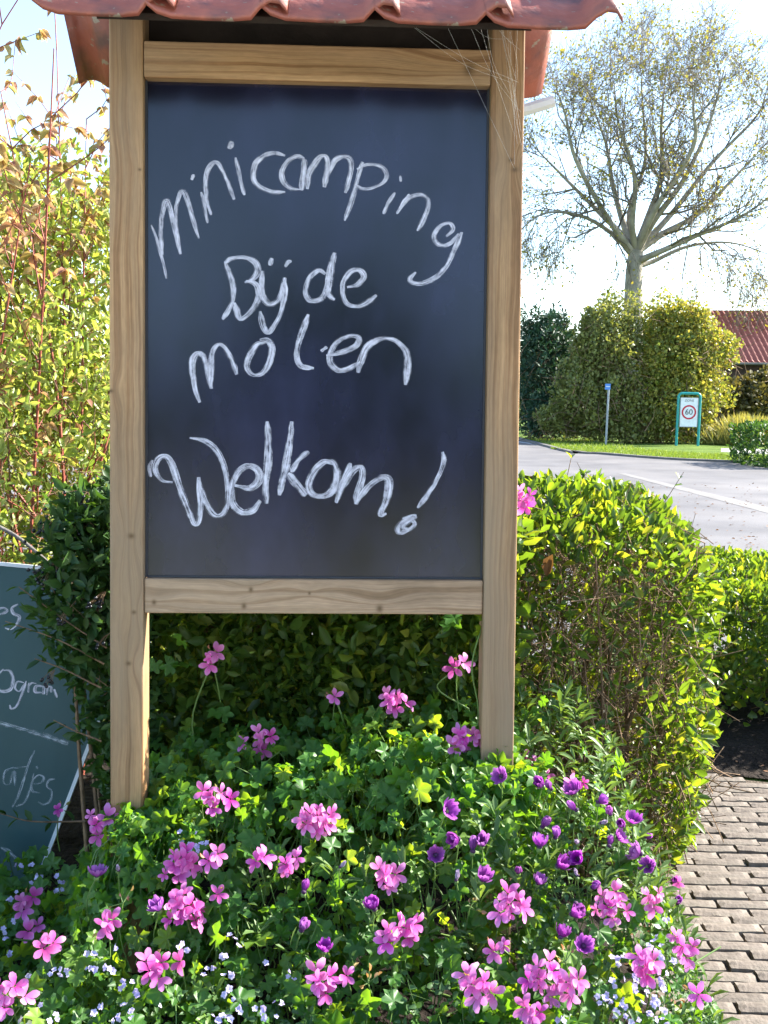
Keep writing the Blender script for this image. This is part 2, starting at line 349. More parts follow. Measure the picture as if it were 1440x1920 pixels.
MT['sand'] = noise_mat('joint_sand', (0.07, 0.055, 0.04), (0.13, 0.10, 0.075), 30, 0.95, 0.6, 120)
MT['brick'] = noise_mat('paving_brick', (0.12, 0.098, 0.08), (0.225, 0.19, 0.158), 14, 0.85, 0.7, 55, 8, 0.3, 0.006, (0.115, 0.105, 0.078), 5.0, (0.10, 0.10, 0.05), 9, .62)
MT['asphalt'] = noise_mat('pale_asphalt', (0.11, 0.105, 0.108), (0.165, 0.158, 0.16), 1.1, 0.75, 0.25, 90, 10, 0.35, 0.01, (0.205, 0.193, 0.188), 0.4)
MT['concrete'] = noise_mat('pale_concrete', (0.34, 0.33, 0.31), (0.45, 0.44, 0.42), 3, 0.8, 0.2, 50)
MT['gutter'] = noise_mat('worn_gutter', (0.16, 0.152, 0.145), (0.215, 0.205, 0.195), 2.0, 0.8, 0.2, 50)
MT['roadpaint'] = noise_mat('white_road_paint', (0.55, 0.55, 0.54), (0.8, 0.8, 0.79), 6, 0.7, 0.1)
MT['kerb'] = noise_mat('dark_kerb', (0.10, 0.095, 0.09), (0.16, 0.15, 0.14), 4, 0.85, 0.2)
MT['lawn'] = noise_mat('lawn', (0.07, 0.12, 0.02), (0.13, 0.19, 0.035), 1.3, 0.9, 0.8, 30, 8, 0.1, 0.05)
MT['grassblade'] = leaf_mat('grass_blade', [(0.11, 0.19, 0.025), (0.17, 0.26, 0.035), (0.23, 0.29, 0.06)], 0.45, 0.5)
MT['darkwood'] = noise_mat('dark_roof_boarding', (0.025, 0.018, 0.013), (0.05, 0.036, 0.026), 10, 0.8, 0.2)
MT['tile'] = noise_mat('red_clay_tile', (0.30, 0.085, 0.06), (0.42, 0.13, 0.085), 13, 0.5, 0.5, 60, 8, 0.5, 0.004, (0.15, 0.07, 0.065), 11.0, (0.33, 0.29, 0.22), 34, .63)
MT['rooftile'] = noise_mat('far_red_roof', (0.30, 0.09, 0.07), (0.40, 0.13, 0.10), 3, 0.7, 0.2)
MT['brickwall'] = noise_mat('dark_brick_wall', (0.05, 0.03, 0.028), (0.09, 0.055, 0.048), 6, 0.9, 0.2)
MT['white'] = plain('white_plastic', (0.8, 0.8, 0.78), 0.4)
MT['board'] = board_mat('chalkboard_black', (0.005, 0.0045, 0.011), (0.030, 0.031, 0.078), 0.13, 0.72, 0.75, 2.6, .42, .70)  # second colour: chalk smudges plus blurred blue sky reflection painted in as patches
MT['greenboard'] = board_mat('green_chalkboard', (0.026, 0.075, 0.08), (0.05, 0.11, 0.12), 0.4, 0.7, 0.4)
MT['chalk'] = chalk_mat('chalk_white'); MT['chalk_thin'] = chalk_mat('chalk_faint', (0.62, 0.68, 0.72), 0.28)
MT['alu'] = plain('white_edge_strip', (0.72, 0.74, 0.76), 0.45)
MT['rail'] = plain('grey_edge_groove', (0.05, 0.05, 0.055), 0.6)
MT['teal'] = plain('teal_green_paint', (0.02, 0.27, 0.26), 0.35)
MT['signwhite'] = plain('sign_white', (0.78, 0.80, 0.85), 0.4)
MT['signred'] = plain('sign_red', (0.55, 0.02, 0.05), 0.4)
MT['signblack'] = plain('sign_black', (0.03, 0.03, 0.035), 0.4)
MT['signgrey'] = plain('sign_grey_lettering', (0.22, 0.22, 0.24), 0.4)
MT['signblue'] = plain('sign_blue', (0.08, 0.22, 0.60), 0.4)
MT['galv'] = plain('galvanised_steel', (0.30, 0.32, 0.35), 0.45)
MT['bark'] = noise_mat('pale_grey_bark', (0.26, 0.235, 0.19), (0.42, 0.38, 0.31), 3, 0.85, 0.4, 12, 6, 0.2, 0.05)
MT['branchbark'] = noise_mat('branch_bark', (0.15, 0.13, 0.105), (0.27, 0.235, 0.19), 3, 0.85, 0.3, 12, 5, 0.2, 0.03)
MT['treeleaf'] = leaf_mat('tree_leaf', [(0.24, 0.26, 0.06), (0.34, 0.31, 0.07), (0.42, 0.35, 0.08), (0.20, 0.23, 0.06)], 0.4, 0.5)
MT['bush_olive'] = leaf_mat('olive_bush_leaf', [(0.14, 0.18, 0.05), (0.22, 0.25, 0.07), (0.30, 0.31, 0.11), (0.13, 0.16, 0.05)], 0.4, 0.45)
MT['bush_yellow'] = leaf_mat('yellow_bush_leaf', [(0.15, 0.21, 0.04), (0.25, 0.29, 0.06), (0.33, 0.33, 0.08), (0.40, 0.34, 0.07), (0.18, 0.23, 0.05)], 0.46, 0.45)
MT['conifer'] = leaf_mat('conifer_needles', [(0.022, 0.065, 0.035), (0.035, 0.085, 0.04), (0.03, 0.07, 0.045)], 0.2, 0.6)
MT['straw'] = leaf_mat('ornamental_grass_blade', [(0.30, 0.30, 0.08), (0.38, 0.34, 0.12), (0.24, 0.27, 0.07)], 0.4, 0.6)
MT['brownbush'] = leaf_mat('brown_bush_leaf', [(0.10, 0.10, 0.03), (0.14, 0.12, 0.04), (0.09, 0.085, 0.03), (0.17, 0.14, 0.04)], 0.3, 0.6)
MT['web'] = plain('cobweb_silk', (0.75, 0.75, 0.72), 0.5)

# ------------------------------------------------------------------ leaf and petal templates (length axis +Y, normal +Z, unit length)
def leaf_template(wd=0.42, fold=0.12, curl=0.12, rows=(0.0, 0.28, 0.62, 1.0), prof=(0.0, 0.85, 0.95, 0.0)):
    V = []; F = []; idx = []
    for t, pr in zip(rows, prof):
        z = -curl * t * t
        if pr == 0: V.append((0, t, z)); idx.append((len(V) - 1,))
        else:
            x = wd * 0.5 * pr
            V += [(-x, t, z + fold * x * 2), (0, t, z), (x, t, z + fold * x * 2)]; idx.append((len(V) - 3, len(V) - 2, len(V) - 1))
    for a, b in zip(idx, idx[1:]):
        if len(a) == 1: F += [(a[0], b[1], b[0]), (a[0], b[2], b[1])]
        elif len(b) == 1: F += [(a[0], a[1], b[0]), (a[1], a[2], b[0])]
        else: F += [(a[0], a[1], b[1]), (a[0], b[1], b[0]), (a[1], a[2], b[2]), (a[1], b[2], b[1])]
    return np.array(V, float), np.array(F)
LEAF = leaf_template(0.44, 0.25, 0.15)
LEAF2 = leaf_template(0.40, 0.45, -0.1)
LEAF_NARROW = leaf_template(0.26, 0.3, 0.25, (0, 0.35, 0.72, 1), (0, 0.6, 1.0, 0))
LEAF_BROAD = leaf_template(0.62, 0.3, 0.35, (0, 0.25, 0.6, 1), (0, 0.95, 0.8, 0))
QUAD = (np.array([(-.32, 0, 0), (.32, .25, 0.05), (.28, .8, 0), (-.1, 1, -.08), (-.4, .6, .06)], float), np.array([(0, 1, 2), (0, 2, 3), (0, 3, 4)]))
def ger_template(lobes=5, seed=0):
    """rounded lobed ivy-geranium leaf; stalk end at the origin, blade spread in +Y"""
    r = np.random.default_rng(seed)
    n = lobes * 4; V = [(0, 0.22, 0.0)]; a0 = math.radians(-150); a1 = math.radians(150)
    for i in range(n + 1):
        u = i / n; a = a0 + (a1 - a0) * u
        l = (1 - abs(2 * ((u * lobes) % 1) - 1)) ** 0.8
        rad = (0.39 + 0.17 * l) * (1 + 0.16 * math.cos(a) - 0.05) * (1 + 0.05 * r.normal())
        V.append((rad * math.sin(a), 0.22 + rad * math.cos(a), 0.09 * math.sin(u * lobes * 2 * math.pi + 1) + 0.16 * rad - 0.2 * max(0, math.cos(a)) * rad))
    F = [(0, i + 2, i + 1) for i in range(n)]
    # inner ring lifts the blade so it is not one fan
    return np.array(V, float), np.array(F)
GER = [ger_template(5, 1), ger_template(5, 2), ger_template(6, 3)]
def petal_grid(L_, W_, cup, tip, nl=4, nw=2):
    V = []; F = []
    for i in range(nl + 1):
        t = i / nl; wd = W_ * 0.5 * (0.22 + 0.95 * math.sin(min(1, t * 1.04) ** 1.25 * math.pi * 0.86))
        if i == nl: wd = W_ * 0.22
        for j in range(nw + 1):
            s = j / nw * 2 - 1
            V.append((wd * s, L_ * t, cup * t * t * L_ + tip * t ** 4 * L_ + 0.18 * abs(s) * wd))
    for i in range(nl):
        for j in range(nw):
            a = i * (nw + 1) + j; F += [(a, a + 1, a + nw + 2), (a, a + nw + 2, a + nw + 1)]
    return np.array(V, float), np.array(F)
def rotz(a): c, s = math.cos(a), math.sin(a); return np.array([[c, -s, 0], [s, c, 0], [0, 0, 1.0]])
def rotx(a): c, s = math.cos(a), math.sin(a); return np.array([[1.0, 0, 0], [0, c, -s], [0, s, c]])
def join(parts):
    V = []; F = []; b = 0
    for v, f in parts: V.append(v); F.append(f + b); b += len(v)
    return np.vstack(V), np.vstack(F)
def ger_flower(seed):
    r = np.random.default_rng(seed); parts = []
    for a in (-31, 31, 117, 180, 243):              # two upright petals, three hanging ones
        v, f = petal_grid(0.0262 * r.uniform(.9, 1.1), 0.0132 * r.uniform(.9, 1.1), r.uniform(-.35, .4), r.uniform(-.5, .25))
        v = v + np.array([0, 0.002, 0])
        parts.append((v @ rotx(r.uniform(.05, .45)).T @ rotz(math.radians(a + r.uniform(-7, 7))).T, f))
    return join(parts)
def ball(r, n=6, m=4, sz=1.0):
    V = [(0, 0, -r * sz)]; F = []
    for i in range(1, m):
        p = -math.pi / 2 + math.pi * i / m
        for j in range(n): a = 2 * math.pi * j / n; V.append((r * math.cos(p) * math.cos(a), r * math.cos(p) * math.sin(a), r * sz * math.sin(p)))
    V.append((0, 0, r * sz)); T = len(V) - 1
    for j in range(n):
        k = (j + 1) % n
        F.append((0, 1 + k, 1 + j)); F.append((T, T - n + j, T - n + k))
        for i in range(m - 2):
            a = 1 + i * n; F += [(a + j, a + k, a + n + k), (a + j, a + n + k, a + n + j)]
    return np.array(V, float), np.array(F)
def daisy_flower(seed, openn, np_=15):
    r = np.random.default_rng(seed); parts = []
    for k in range(np_):
        v, f = petal_grid(0.027 * r.uniform(.85, 1.08), 0.0108, r.uniform(.1, .35), r.uniform(.0, .3), 4, 2)
        v = v + np.array([0, 0.004, 0])
        parts.append((v @ rotx(openn + r.uniform(-.12, .12)).T @ rotz(2 * math.pi * k / np_ + r.uniform(-.08, .08)).T, f))
    return join(parts)
def small_flower(seed):
    r = np.random.default_rng(seed); parts = []
    for k in range(5):
        v, f = petal_grid(0.007, 0.0065, .1, -.2, 2, 2)
        parts.append((v @ rotx(r.uniform(.2, .7)).T @ rotz(2 * math.pi * k / 5).T, f))
    return join(parts)

# ------------------------------------------------------------------ ground, road, verge
def sheet(name, pts, z, mat):
    o = mobj(name, [(p[0], p[1], z) for p in pts], [tuple(range(len(pts)))], mat, None, False)
    o['kind'] = 'structure'; return o
g = mobj('ground', *(lambda s: ([(-s, -s, 0), (s, -s, 0), (s, s, 0), (-s, s, 0)], [(0, 1, 2, 3)]))(900), MT['lawn'], None, False); g['kind'] = 'structure'
e1 = ground(975, 824); e2 = ground(1105, 851); e3 = ground(1250, 861.5); e4 = ground(1412, 869)
far_edge = [(60, 17.5), (16, 21.2), tuple(e4[:2]), tuple(e3[:2]), tuple((e2 + [0.35, -.25, 0])[:2]), tuple((e2 + [-.25, .8, 0])[:2]), tuple(e1[:2]), (e1[0] - 2.2, 120)]
sheet('road', [(-60, 6.6), (60, 5.4)] + far_edge + [(-9, 120), (-2.6, 32), (-7, 24), (-60, 23)], 0.004, MT['asphalt'])
# kerb along the far edge of the road
def strip(name, line, wd, z0, z1, mat, kind='structure'):
    L_ = np.array([(p[0], p[1]) for p in line], float); t = norm(np.gradient(L_, axis=0)); n = np.stack([-t[:, 1], t[:, 0]], -1)
    V = []; F = []
    for p, q in zip(L_, n):
        a = p + q * wd / 2; b = p - q * wd / 2
        V += [(a[0], a[1], z0), (a[0], a[1], z1), (b[0], b[1], z1), (b[0], b[1], z0)]
    for i in range(len(L_) - 1):
        for j in range(4):
            k = (j + 1) % 4; F.append((i * 4 + j, i * 4 + k, i * 4 + 4 + k, i * 4 + 4 + j))
    F += [(0, 1, 2, 3), tuple(range(len(V) - 4, len(V)))[::-1]]
    o = mobj(name, V, F, mat, None, False)
    if kind: o['kind'] = kind
    return o
strip('kerb', catmull(far_edge, 4), 0.16, -0.02, 0.06, MT['kerb'])
def flat_strip(name, a, b, w0, w1, z, mat):
    a = np.array(a[:2]); b = np.array(b[:2]); t = norm(b - a); n = np.array([-t[1], t[0]])
    P = [a + n * w0 / 2, a - n * w0 / 2, b - n * w1 / 2, b + n * w1 / 2]
    return sheet(name, P, z, mat)
flat_strip('road_marking', ground(1018, 835.5), ground(1052, 840), 0.12, 0.12, 0.008, MT['roadpaint'])
flat_strip('road_marking', ground(1080, 844.5), ground(1112, 849), 0.12, 0.12, 0.008, MT['roadpaint'])
flat_strip('road_marking', ground(968, 828), ground(995, 832), 0.12, 0.12, 0.008, MT['roadpaint'])
a_ = ground(1165, 888); b_ = ground(1440, 957); c_ = b_ + (b_ - a_) * 2.0
flat_strip('gutter_strip', a_, c_, 0.18, 0.75, 0.008, MT['gutter'])
sheet('side_path', [ground(1352, 847)[:2], ground(1420, 851)[:2], (30, 25), (30, 26.5), ground(1420, 842)[:2], ground(1352, 841)[:2]], 0.004, MT['concrete'])
# grass blades along the verge, seen as one mass
vb = []
E0 = catmull(far_edge[1:7], 10)[:, :2]
tt = norm(np.gradient(E0, axis=0)); nn_ = np.stack([tt[:, 1], -tt[:, 0]], -1)
side = np.sign(np.sum(nn_ * (np.array([9.0, 30.0]) - E0), -1))[:, None]
i_ = rng.integers(0, len(E0) - 1, 26000); u_ = rng.random((26000, 1)); base = E0[i_] * (1 - u_) + E0[i_ + 1] * u_
off = 0.12 + 2.6 * rng.random((26000, 1)) ** 1.3
P = np.concatenate([base + nn_[i_] * side[i_] * off, np.zeros((26000, 1))], -1)
BL = (np.array([(-.12, 0, 0), (.12, 0, 0), (0.02, 1, .15)], float), np.array([(0, 1, 2)]))
d = norm(np.concatenate([rng.normal(0, .45, (26000, 2)), np.ones((26000, 1))], -1)); Rr = frames(d, randdir(26000))
V, F = scatter(*BL, P, Rr, rng.uniform(.04, .13, 26000))
o = mobj('verge_grass', V, F, MT['grassblade'], None, False); o['kind'] = 'stuff'
tag(o, 'bright sunlit grass verge along the far side of the road', 'grass')
# leaf litter on the road
n = 240
P = np.array([ground(rng.uniform(1140, 1440), rng.uniform(905, 1040), 0.012) for _ in range(n)]); d = randdir(n); d[:, 2] *= .15
Rr = frames(d, np.array([0, 0, 1.0]) + rng.normal(0, .25, (n, 3))); V, F = scatter(*QUAD, P, Rr, rng.uniform(.02, .05, n))
o = mobj('road_litter', V, F, MT['brownleaf'], None, False); o['kind'] = 'stuff'; tag(o, 'small dead leaves and bits scattered over the pale road', 'leaf litter')

# ------------------------------------------------------------------ brick path
path = bpy.data.objects.new('brick_path', mesh_data('brick_path', [(0.35, 0.6, .002), (4.2, 0.6, .002), (4.2, 3.35, .002), (1.55, 4.05, .002), (1.12, 4.35, .002), (0.35, 4.35, .002)], [tuple(range(6))], MT['sand'], False))
link(path); path['kind'] = 'structure'
def brick_mesh(seed):
    r = np.random.default_rng(seed); lx, ly = 0.170, 0.0445
    nx, ny = 8, 3; V = []; F = []
    for j in range(ny + 1):
        for i in range(nx + 1):
            x = (i / nx - .5) * lx; y = (j / ny - .5) * ly
            ed = min(i, nx - i, j * 2.2, (ny - j) * 2.2)
            z = 0.02 - (0.0035 if ed == 0 else 0) + r.normal(0, .0007)
            if ed == 0: x += r.normal(0, .0012); y += r.normal(0, .0008)
            V.append((x * (.985 if ed == 0 else 1), y, z))
    W = nx + 1
    for j in range(ny):
        for i in range(nx): F.append((j * W + i, j * W + i + 1, j * W + W + i + 1, j * W + W + i))
    rim = [i for i in range(W)] + [j * W + nx for j in range(1, ny + 1)] + [ny * W + i for i in range(nx - 1, -1, -1)] + [j * W for j in range(ny - 1, 0, -1)]
    b = len(V)
    for q in rim: V.append((V[q][0], V[q][1], -0.03))
    m = len(rim)
    for k in range(m): F.append((rim[(k + 1) % m], rim[k], b + k, b + (k + 1) % m))
    return mesh_data('brick', V, F, MT['brick'], False)
BM = [brick_mesh(s) for s in range(8)]
yaw = math.radians(-1.5); cyw, syw = math.cos(yaw), math.sin(yaw); nb = 0
cand = []
row = 0; y = 1.9
while y < 4.35:
    x = 0.45 + (row % 2) * 0.088 + rng.normal(0, .012)
    while x < 2.0:
        X = 1.0 + (x - 1.0) * cyw - (y - 3) * syw; Y = 3 + (x - 1.0) * syw + (y - 3) * cyw
        lim = 4.28 - max(0, X - 1.08) * 0.62 if X < 1.7 else 3.9 - (X - 1.7) * .3
        if Y < lim and not (Y < 3.1 and X < 0.55) and not (Y > 3.1 and X < .95):
            cand.append((X, Y))
        x += 0.177 + rng.normal(0, .002)
    y += 0.0495; row += 1
def inview(X, Y):
    v = np.array([X, Y, 0.]) - CAM; z = v @ fw; px = 720 + FPX * (v @ rt) / z; py = 960 - FPX * (v @ up) / z
    return max(0, px - 1440, py - 1920)
cand.sort(key=lambda c: inview(*c))
for (X, Y) in cand[:300]:
    o = inst('brick', BM[rng.integers(8)], path)
    o.location = (X, Y, rng.normal(0, .003) - .002); o.rotation_euler = (rng.normal(0, .014), rng.normal(0, .01), yaw + rng.normal(0, .012))
rest = [(np.array(BM[k % 8].vertices[0].co), c) for k, c in enumerate(cand[300:])]
if cand[300:]:
    tv = np.array([v.co[:] for v in BM[0].vertices]); tf4 = np.array([tuple(p.vertices) for p in BM[0].polygons])
    P = np.array([(c[0], c[1], 0.) for c in cand[300:]]); Rr = np.repeat(rotz(yaw)[None], len(P), 0)
    V, F = scatter(tv, tf4, P, Rr, np.ones(len(P)))
    o = mobj('outer_bricks', V, F, MT['brick'], path, False); o['kind'] = 'stuff'
sheet('paved_yard', [(-14, -16), (12, -16), (12, 0.58), (4.2, 0.58), (0.35, 0.58), (-14, 0.58)], 0.004, MT['concrete'])
# soil beds
def bed(name, x0, x1, y0, y1, h, nx=26, ny=20, seed=0):
    xs = np.linspace(x0, x1, nx); ys = np.linspace(y0, y1, ny); X, Y = np.meshgrid(xs, ys)
    e = np.minimum(np.minimum(X - x0, x1 - X), np.minimum(Y - y0, y1 - Y)); P = np.stack([X, Y, X * 0], -1).reshape(-1, 3)
    Z = 0.004 + (h * sstep(0, .25, e) + .02 * np.abs(lumps(P, 9, seed)).reshape(X.shape) * sstep(0, .1, e))
    V = np.stack([X, Y, Z], -1).reshape(-1, 3)
    F = np.array([(j * nx + i, j * nx + i + 1, j * nx + nx + i + 1, j * nx + nx + i) for j in range(ny - 1) for i in range(nx - 1)])
    o = mobj(name, V, F, MT['soil']); o['kind'] = 'structure'; return o
bed('flower_bed_soil', -2.6, 0.74, 0.9, 4.2, 0.12, 40, 40, 1)
bed('hedge_soil', 1.14, 6.0, 4.08, 6.2, 0.03, 60, 40, 2).location.z = 0.004
# soil corner that runs forward along the path edge
sheet('soil_edge', [(1.12, 4.36), (1.55, 4.06), (4.2, 3.36), (6, 3.4), (6, 4.3), (1.12, 4.6)], 0.012, MT['soil'])

n = 500
P = np.stack([rng.uniform(1.15, 2.4, n), rng.uniform(3.9, 4.6, n), rng.uniform(.02, .035, n)], -1); P[:150] = np.stack([rng.uniform(.62, .86, 150), rng.uniform(1.9, 2.9, 150), rng.uniform(.022, .03, 150)], -1)
P = P[(P[:, 1] > 4.42 - (P[:, 0] - 1.12) * .66) | (P[:, 0] < .9)]; n = len(P)
d = randdir(n); d[:, 2] *= .3; V, F = scatter(*QUAD, P, frames(d, np.array([0, 0, 1.0]) + rng.normal(0, .5, (n, 3))), rng.uniform(.01, .035, n))
o = mobj('soil_litter', V, F, MT['brownleaf'], None, False); o['kind'] = 'stuff'; tag(o, 'dry bits and small dead leaves on the dark soil by the brick path', 'leaf litter')

# ------------------------------------------------------------------ the notice board
SO = np.array([-0.1744, 2.55, 1.7517]); BW, BH, PW = 0.859, 1.2368, 0.083
def rot_sign(y_, l_, r_):
    return rotz(y_) @ rotx(l_) @ np.array([[math.cos(r_), 0, math.sin(r_)], [0, 1, 0], [-math.sin(r_), 0, math.cos(r_)]])
SR = rot_sign(0.0395, -0.0719, 0.0027)
def s_local(px, py, yl=0.0):
    p = at_plane(px, py, SO + SR @ np.array([0, yl, 0]), SR[:, 1]); q = SR.T @ (p - SO); return q
sign = empty('notice_board')
sign.matrix_world = mat4(SR, 1, SO)
tag(sign, 'tall wooden chalkboard stand with small red tiled roof among the flowers', 'notice board')
zt = 0.86
def beam(name, x0, x1, y0, y1, z0, z1, mat, par=sign, bw=0.004):
    cx, cy, cz = (x0 + x1) / 2, (y0 + y1) / 2, (z0 + z1) / 2
    V, F = box(x0 - cx, x1 - cx, y0 - cy, y1 - cy, z0 - cz, z1 - cz)
    o = mobj(name, V, F, mat, par, False); o.location = (cx, cy, cz); bev(o, bw); return o
PY0, PY1 = -0.028, 0.052
zc = (zt - 1.75) / 2
def kz(px, py): q = s_local(px, py, PY0); return q
def post_knots(lst, xc):
    out = []
    for px, py, s in lst:
        q = kz(px, py); out.append((q[0] - xc, q[2] - zc, s))
    return out
xl = -(BW + PW) / 2; xr = (BW + PW) / 2
ml = wood_mat('left_post_pine', 2, post_knots([(246, 1005, .010), (251, 1148, .007), (241, 1244, .008), (208, 733, .007), (262, 318, .005)], xl), 3.0)
mr_ = wood_mat('right_post_pine', 2, post_knots([(965, 318, .010), (958, 300, .008)], xr), 11.0)
beam('post', xl - PW / 2, xl + PW / 2, PY0, PY1, -1.75, zt, ml)
beam('post', xr - PW / 2, xr + PW / 2, PY0, PY1, -1.75, zt, mr_)
def rail_knots(lst, zc_):
    return [(kz(px, py)[2] - zc_, kz(px, py)[0], s) for px, py, s in lst]
rh = 0.088
zb0 = -BH / 2 - rh; zt0 = BH / 2
mb = wood_mat('lower_rail_pine', 0, rail_knots([(470, 1106, .008), (457, 1137, .009), (288, 1130, .008), (712, 1142, .012), (580, 1113, .005)], zb0 + rh / 2), 23.0, (0.45, 0.30, 0.185), (0.33, 0.205, 0.115))
mt_ = wood_mat('upper_rail_pine', 0, rail_knots([(880, 130, .020)], zt0 + rh / 2), 31.0)
beam('rail', -BW / 2 + .001, BW / 2 - .001, PY0 + .006, .030, zb0, zb0 + rh, mb)
beam('rail', -BW / 2 + .001, BW / 2 - .001, PY0 + .002, .030, zt0, zt0 + rh, mt_)
# chalkboard panel
V, F = box(-BW / 2 + .001, BW / 2 - .001, 0, 0.012, -BH / 2 + .001, BH / 2 - .001)
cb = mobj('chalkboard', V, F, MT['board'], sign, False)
for (x0, x1, z0, z1) in ((-BW / 2 + .001, -BW / 2 + .006, -BH / 2 + .001, BH / 2 - .001), (BW / 2 - .006, BW / 2 - .001, -BH / 2 + .001, BH / 2 - .001), (-BW / 2 + .0065, BW / 2 - .0065, -BH / 2 + .001, -BH / 2 + .005)):
    V, F = box(x0, x1, -.005, -.0003, z0, z1); mobj('edge_bead', V, F, MT['rail'], cb, False)
# chalk writing
def ribbon(pts, wd, lift, to_local, sub=6, taper=True, seed=0):
    r = np.random.default_rng(seed)
    c = catmull(pts, sub); L_ = np.array([to_local(*p) for p in c])[:, [0, 2]]
    t = norm(np.gradient(L_, axis=0)); n = np.stack([-t[:, 1], t[:, 0]], -1)
    s = np.concatenate([[0], np.cumsum(np.linalg.norm(np.diff(L_, axis=0), axis=1))]); u = s / max(s[-1], 1e-6)
    # broad on strokes running down, thinner on side strokes, like a flat chalk
    wv = wd * (0.72 + 0.38 * np.abs(t[:, 1]) + 0.13 * np.sin(u * 9 + r.uniform(0, 6)))
    if taper: wv = wv * (0.55 + 0.45 * sstep(0, .12, u)) * (0.5 + 0.5 * sstep(1, .9, u))
    A = L_ + n * wv[:, None] / 2; B = L_ - n * wv[:, None] / 2; k = len(L_)
    V = np.concatenate([np.stack([A[:, 0], np.full(k, lift), A[:, 1]], -1), np.stack([B[:, 0], np.full(k, lift), B[:, 1]], -1)])
    F = np.array([(i, i + 1, k + i + 1, k + i) for i in range(k - 1)])
    o = r.uniform(0, 50)
    uv = np.concatenate([np.stack([np.zeros(k), s + o], -1), np.stack([np.ones(k), s + o], -1)])
    return V, F, uv
def zt3(zx, zy): return (240 + zx / 2.0571, 220 + zy / 2.0571)
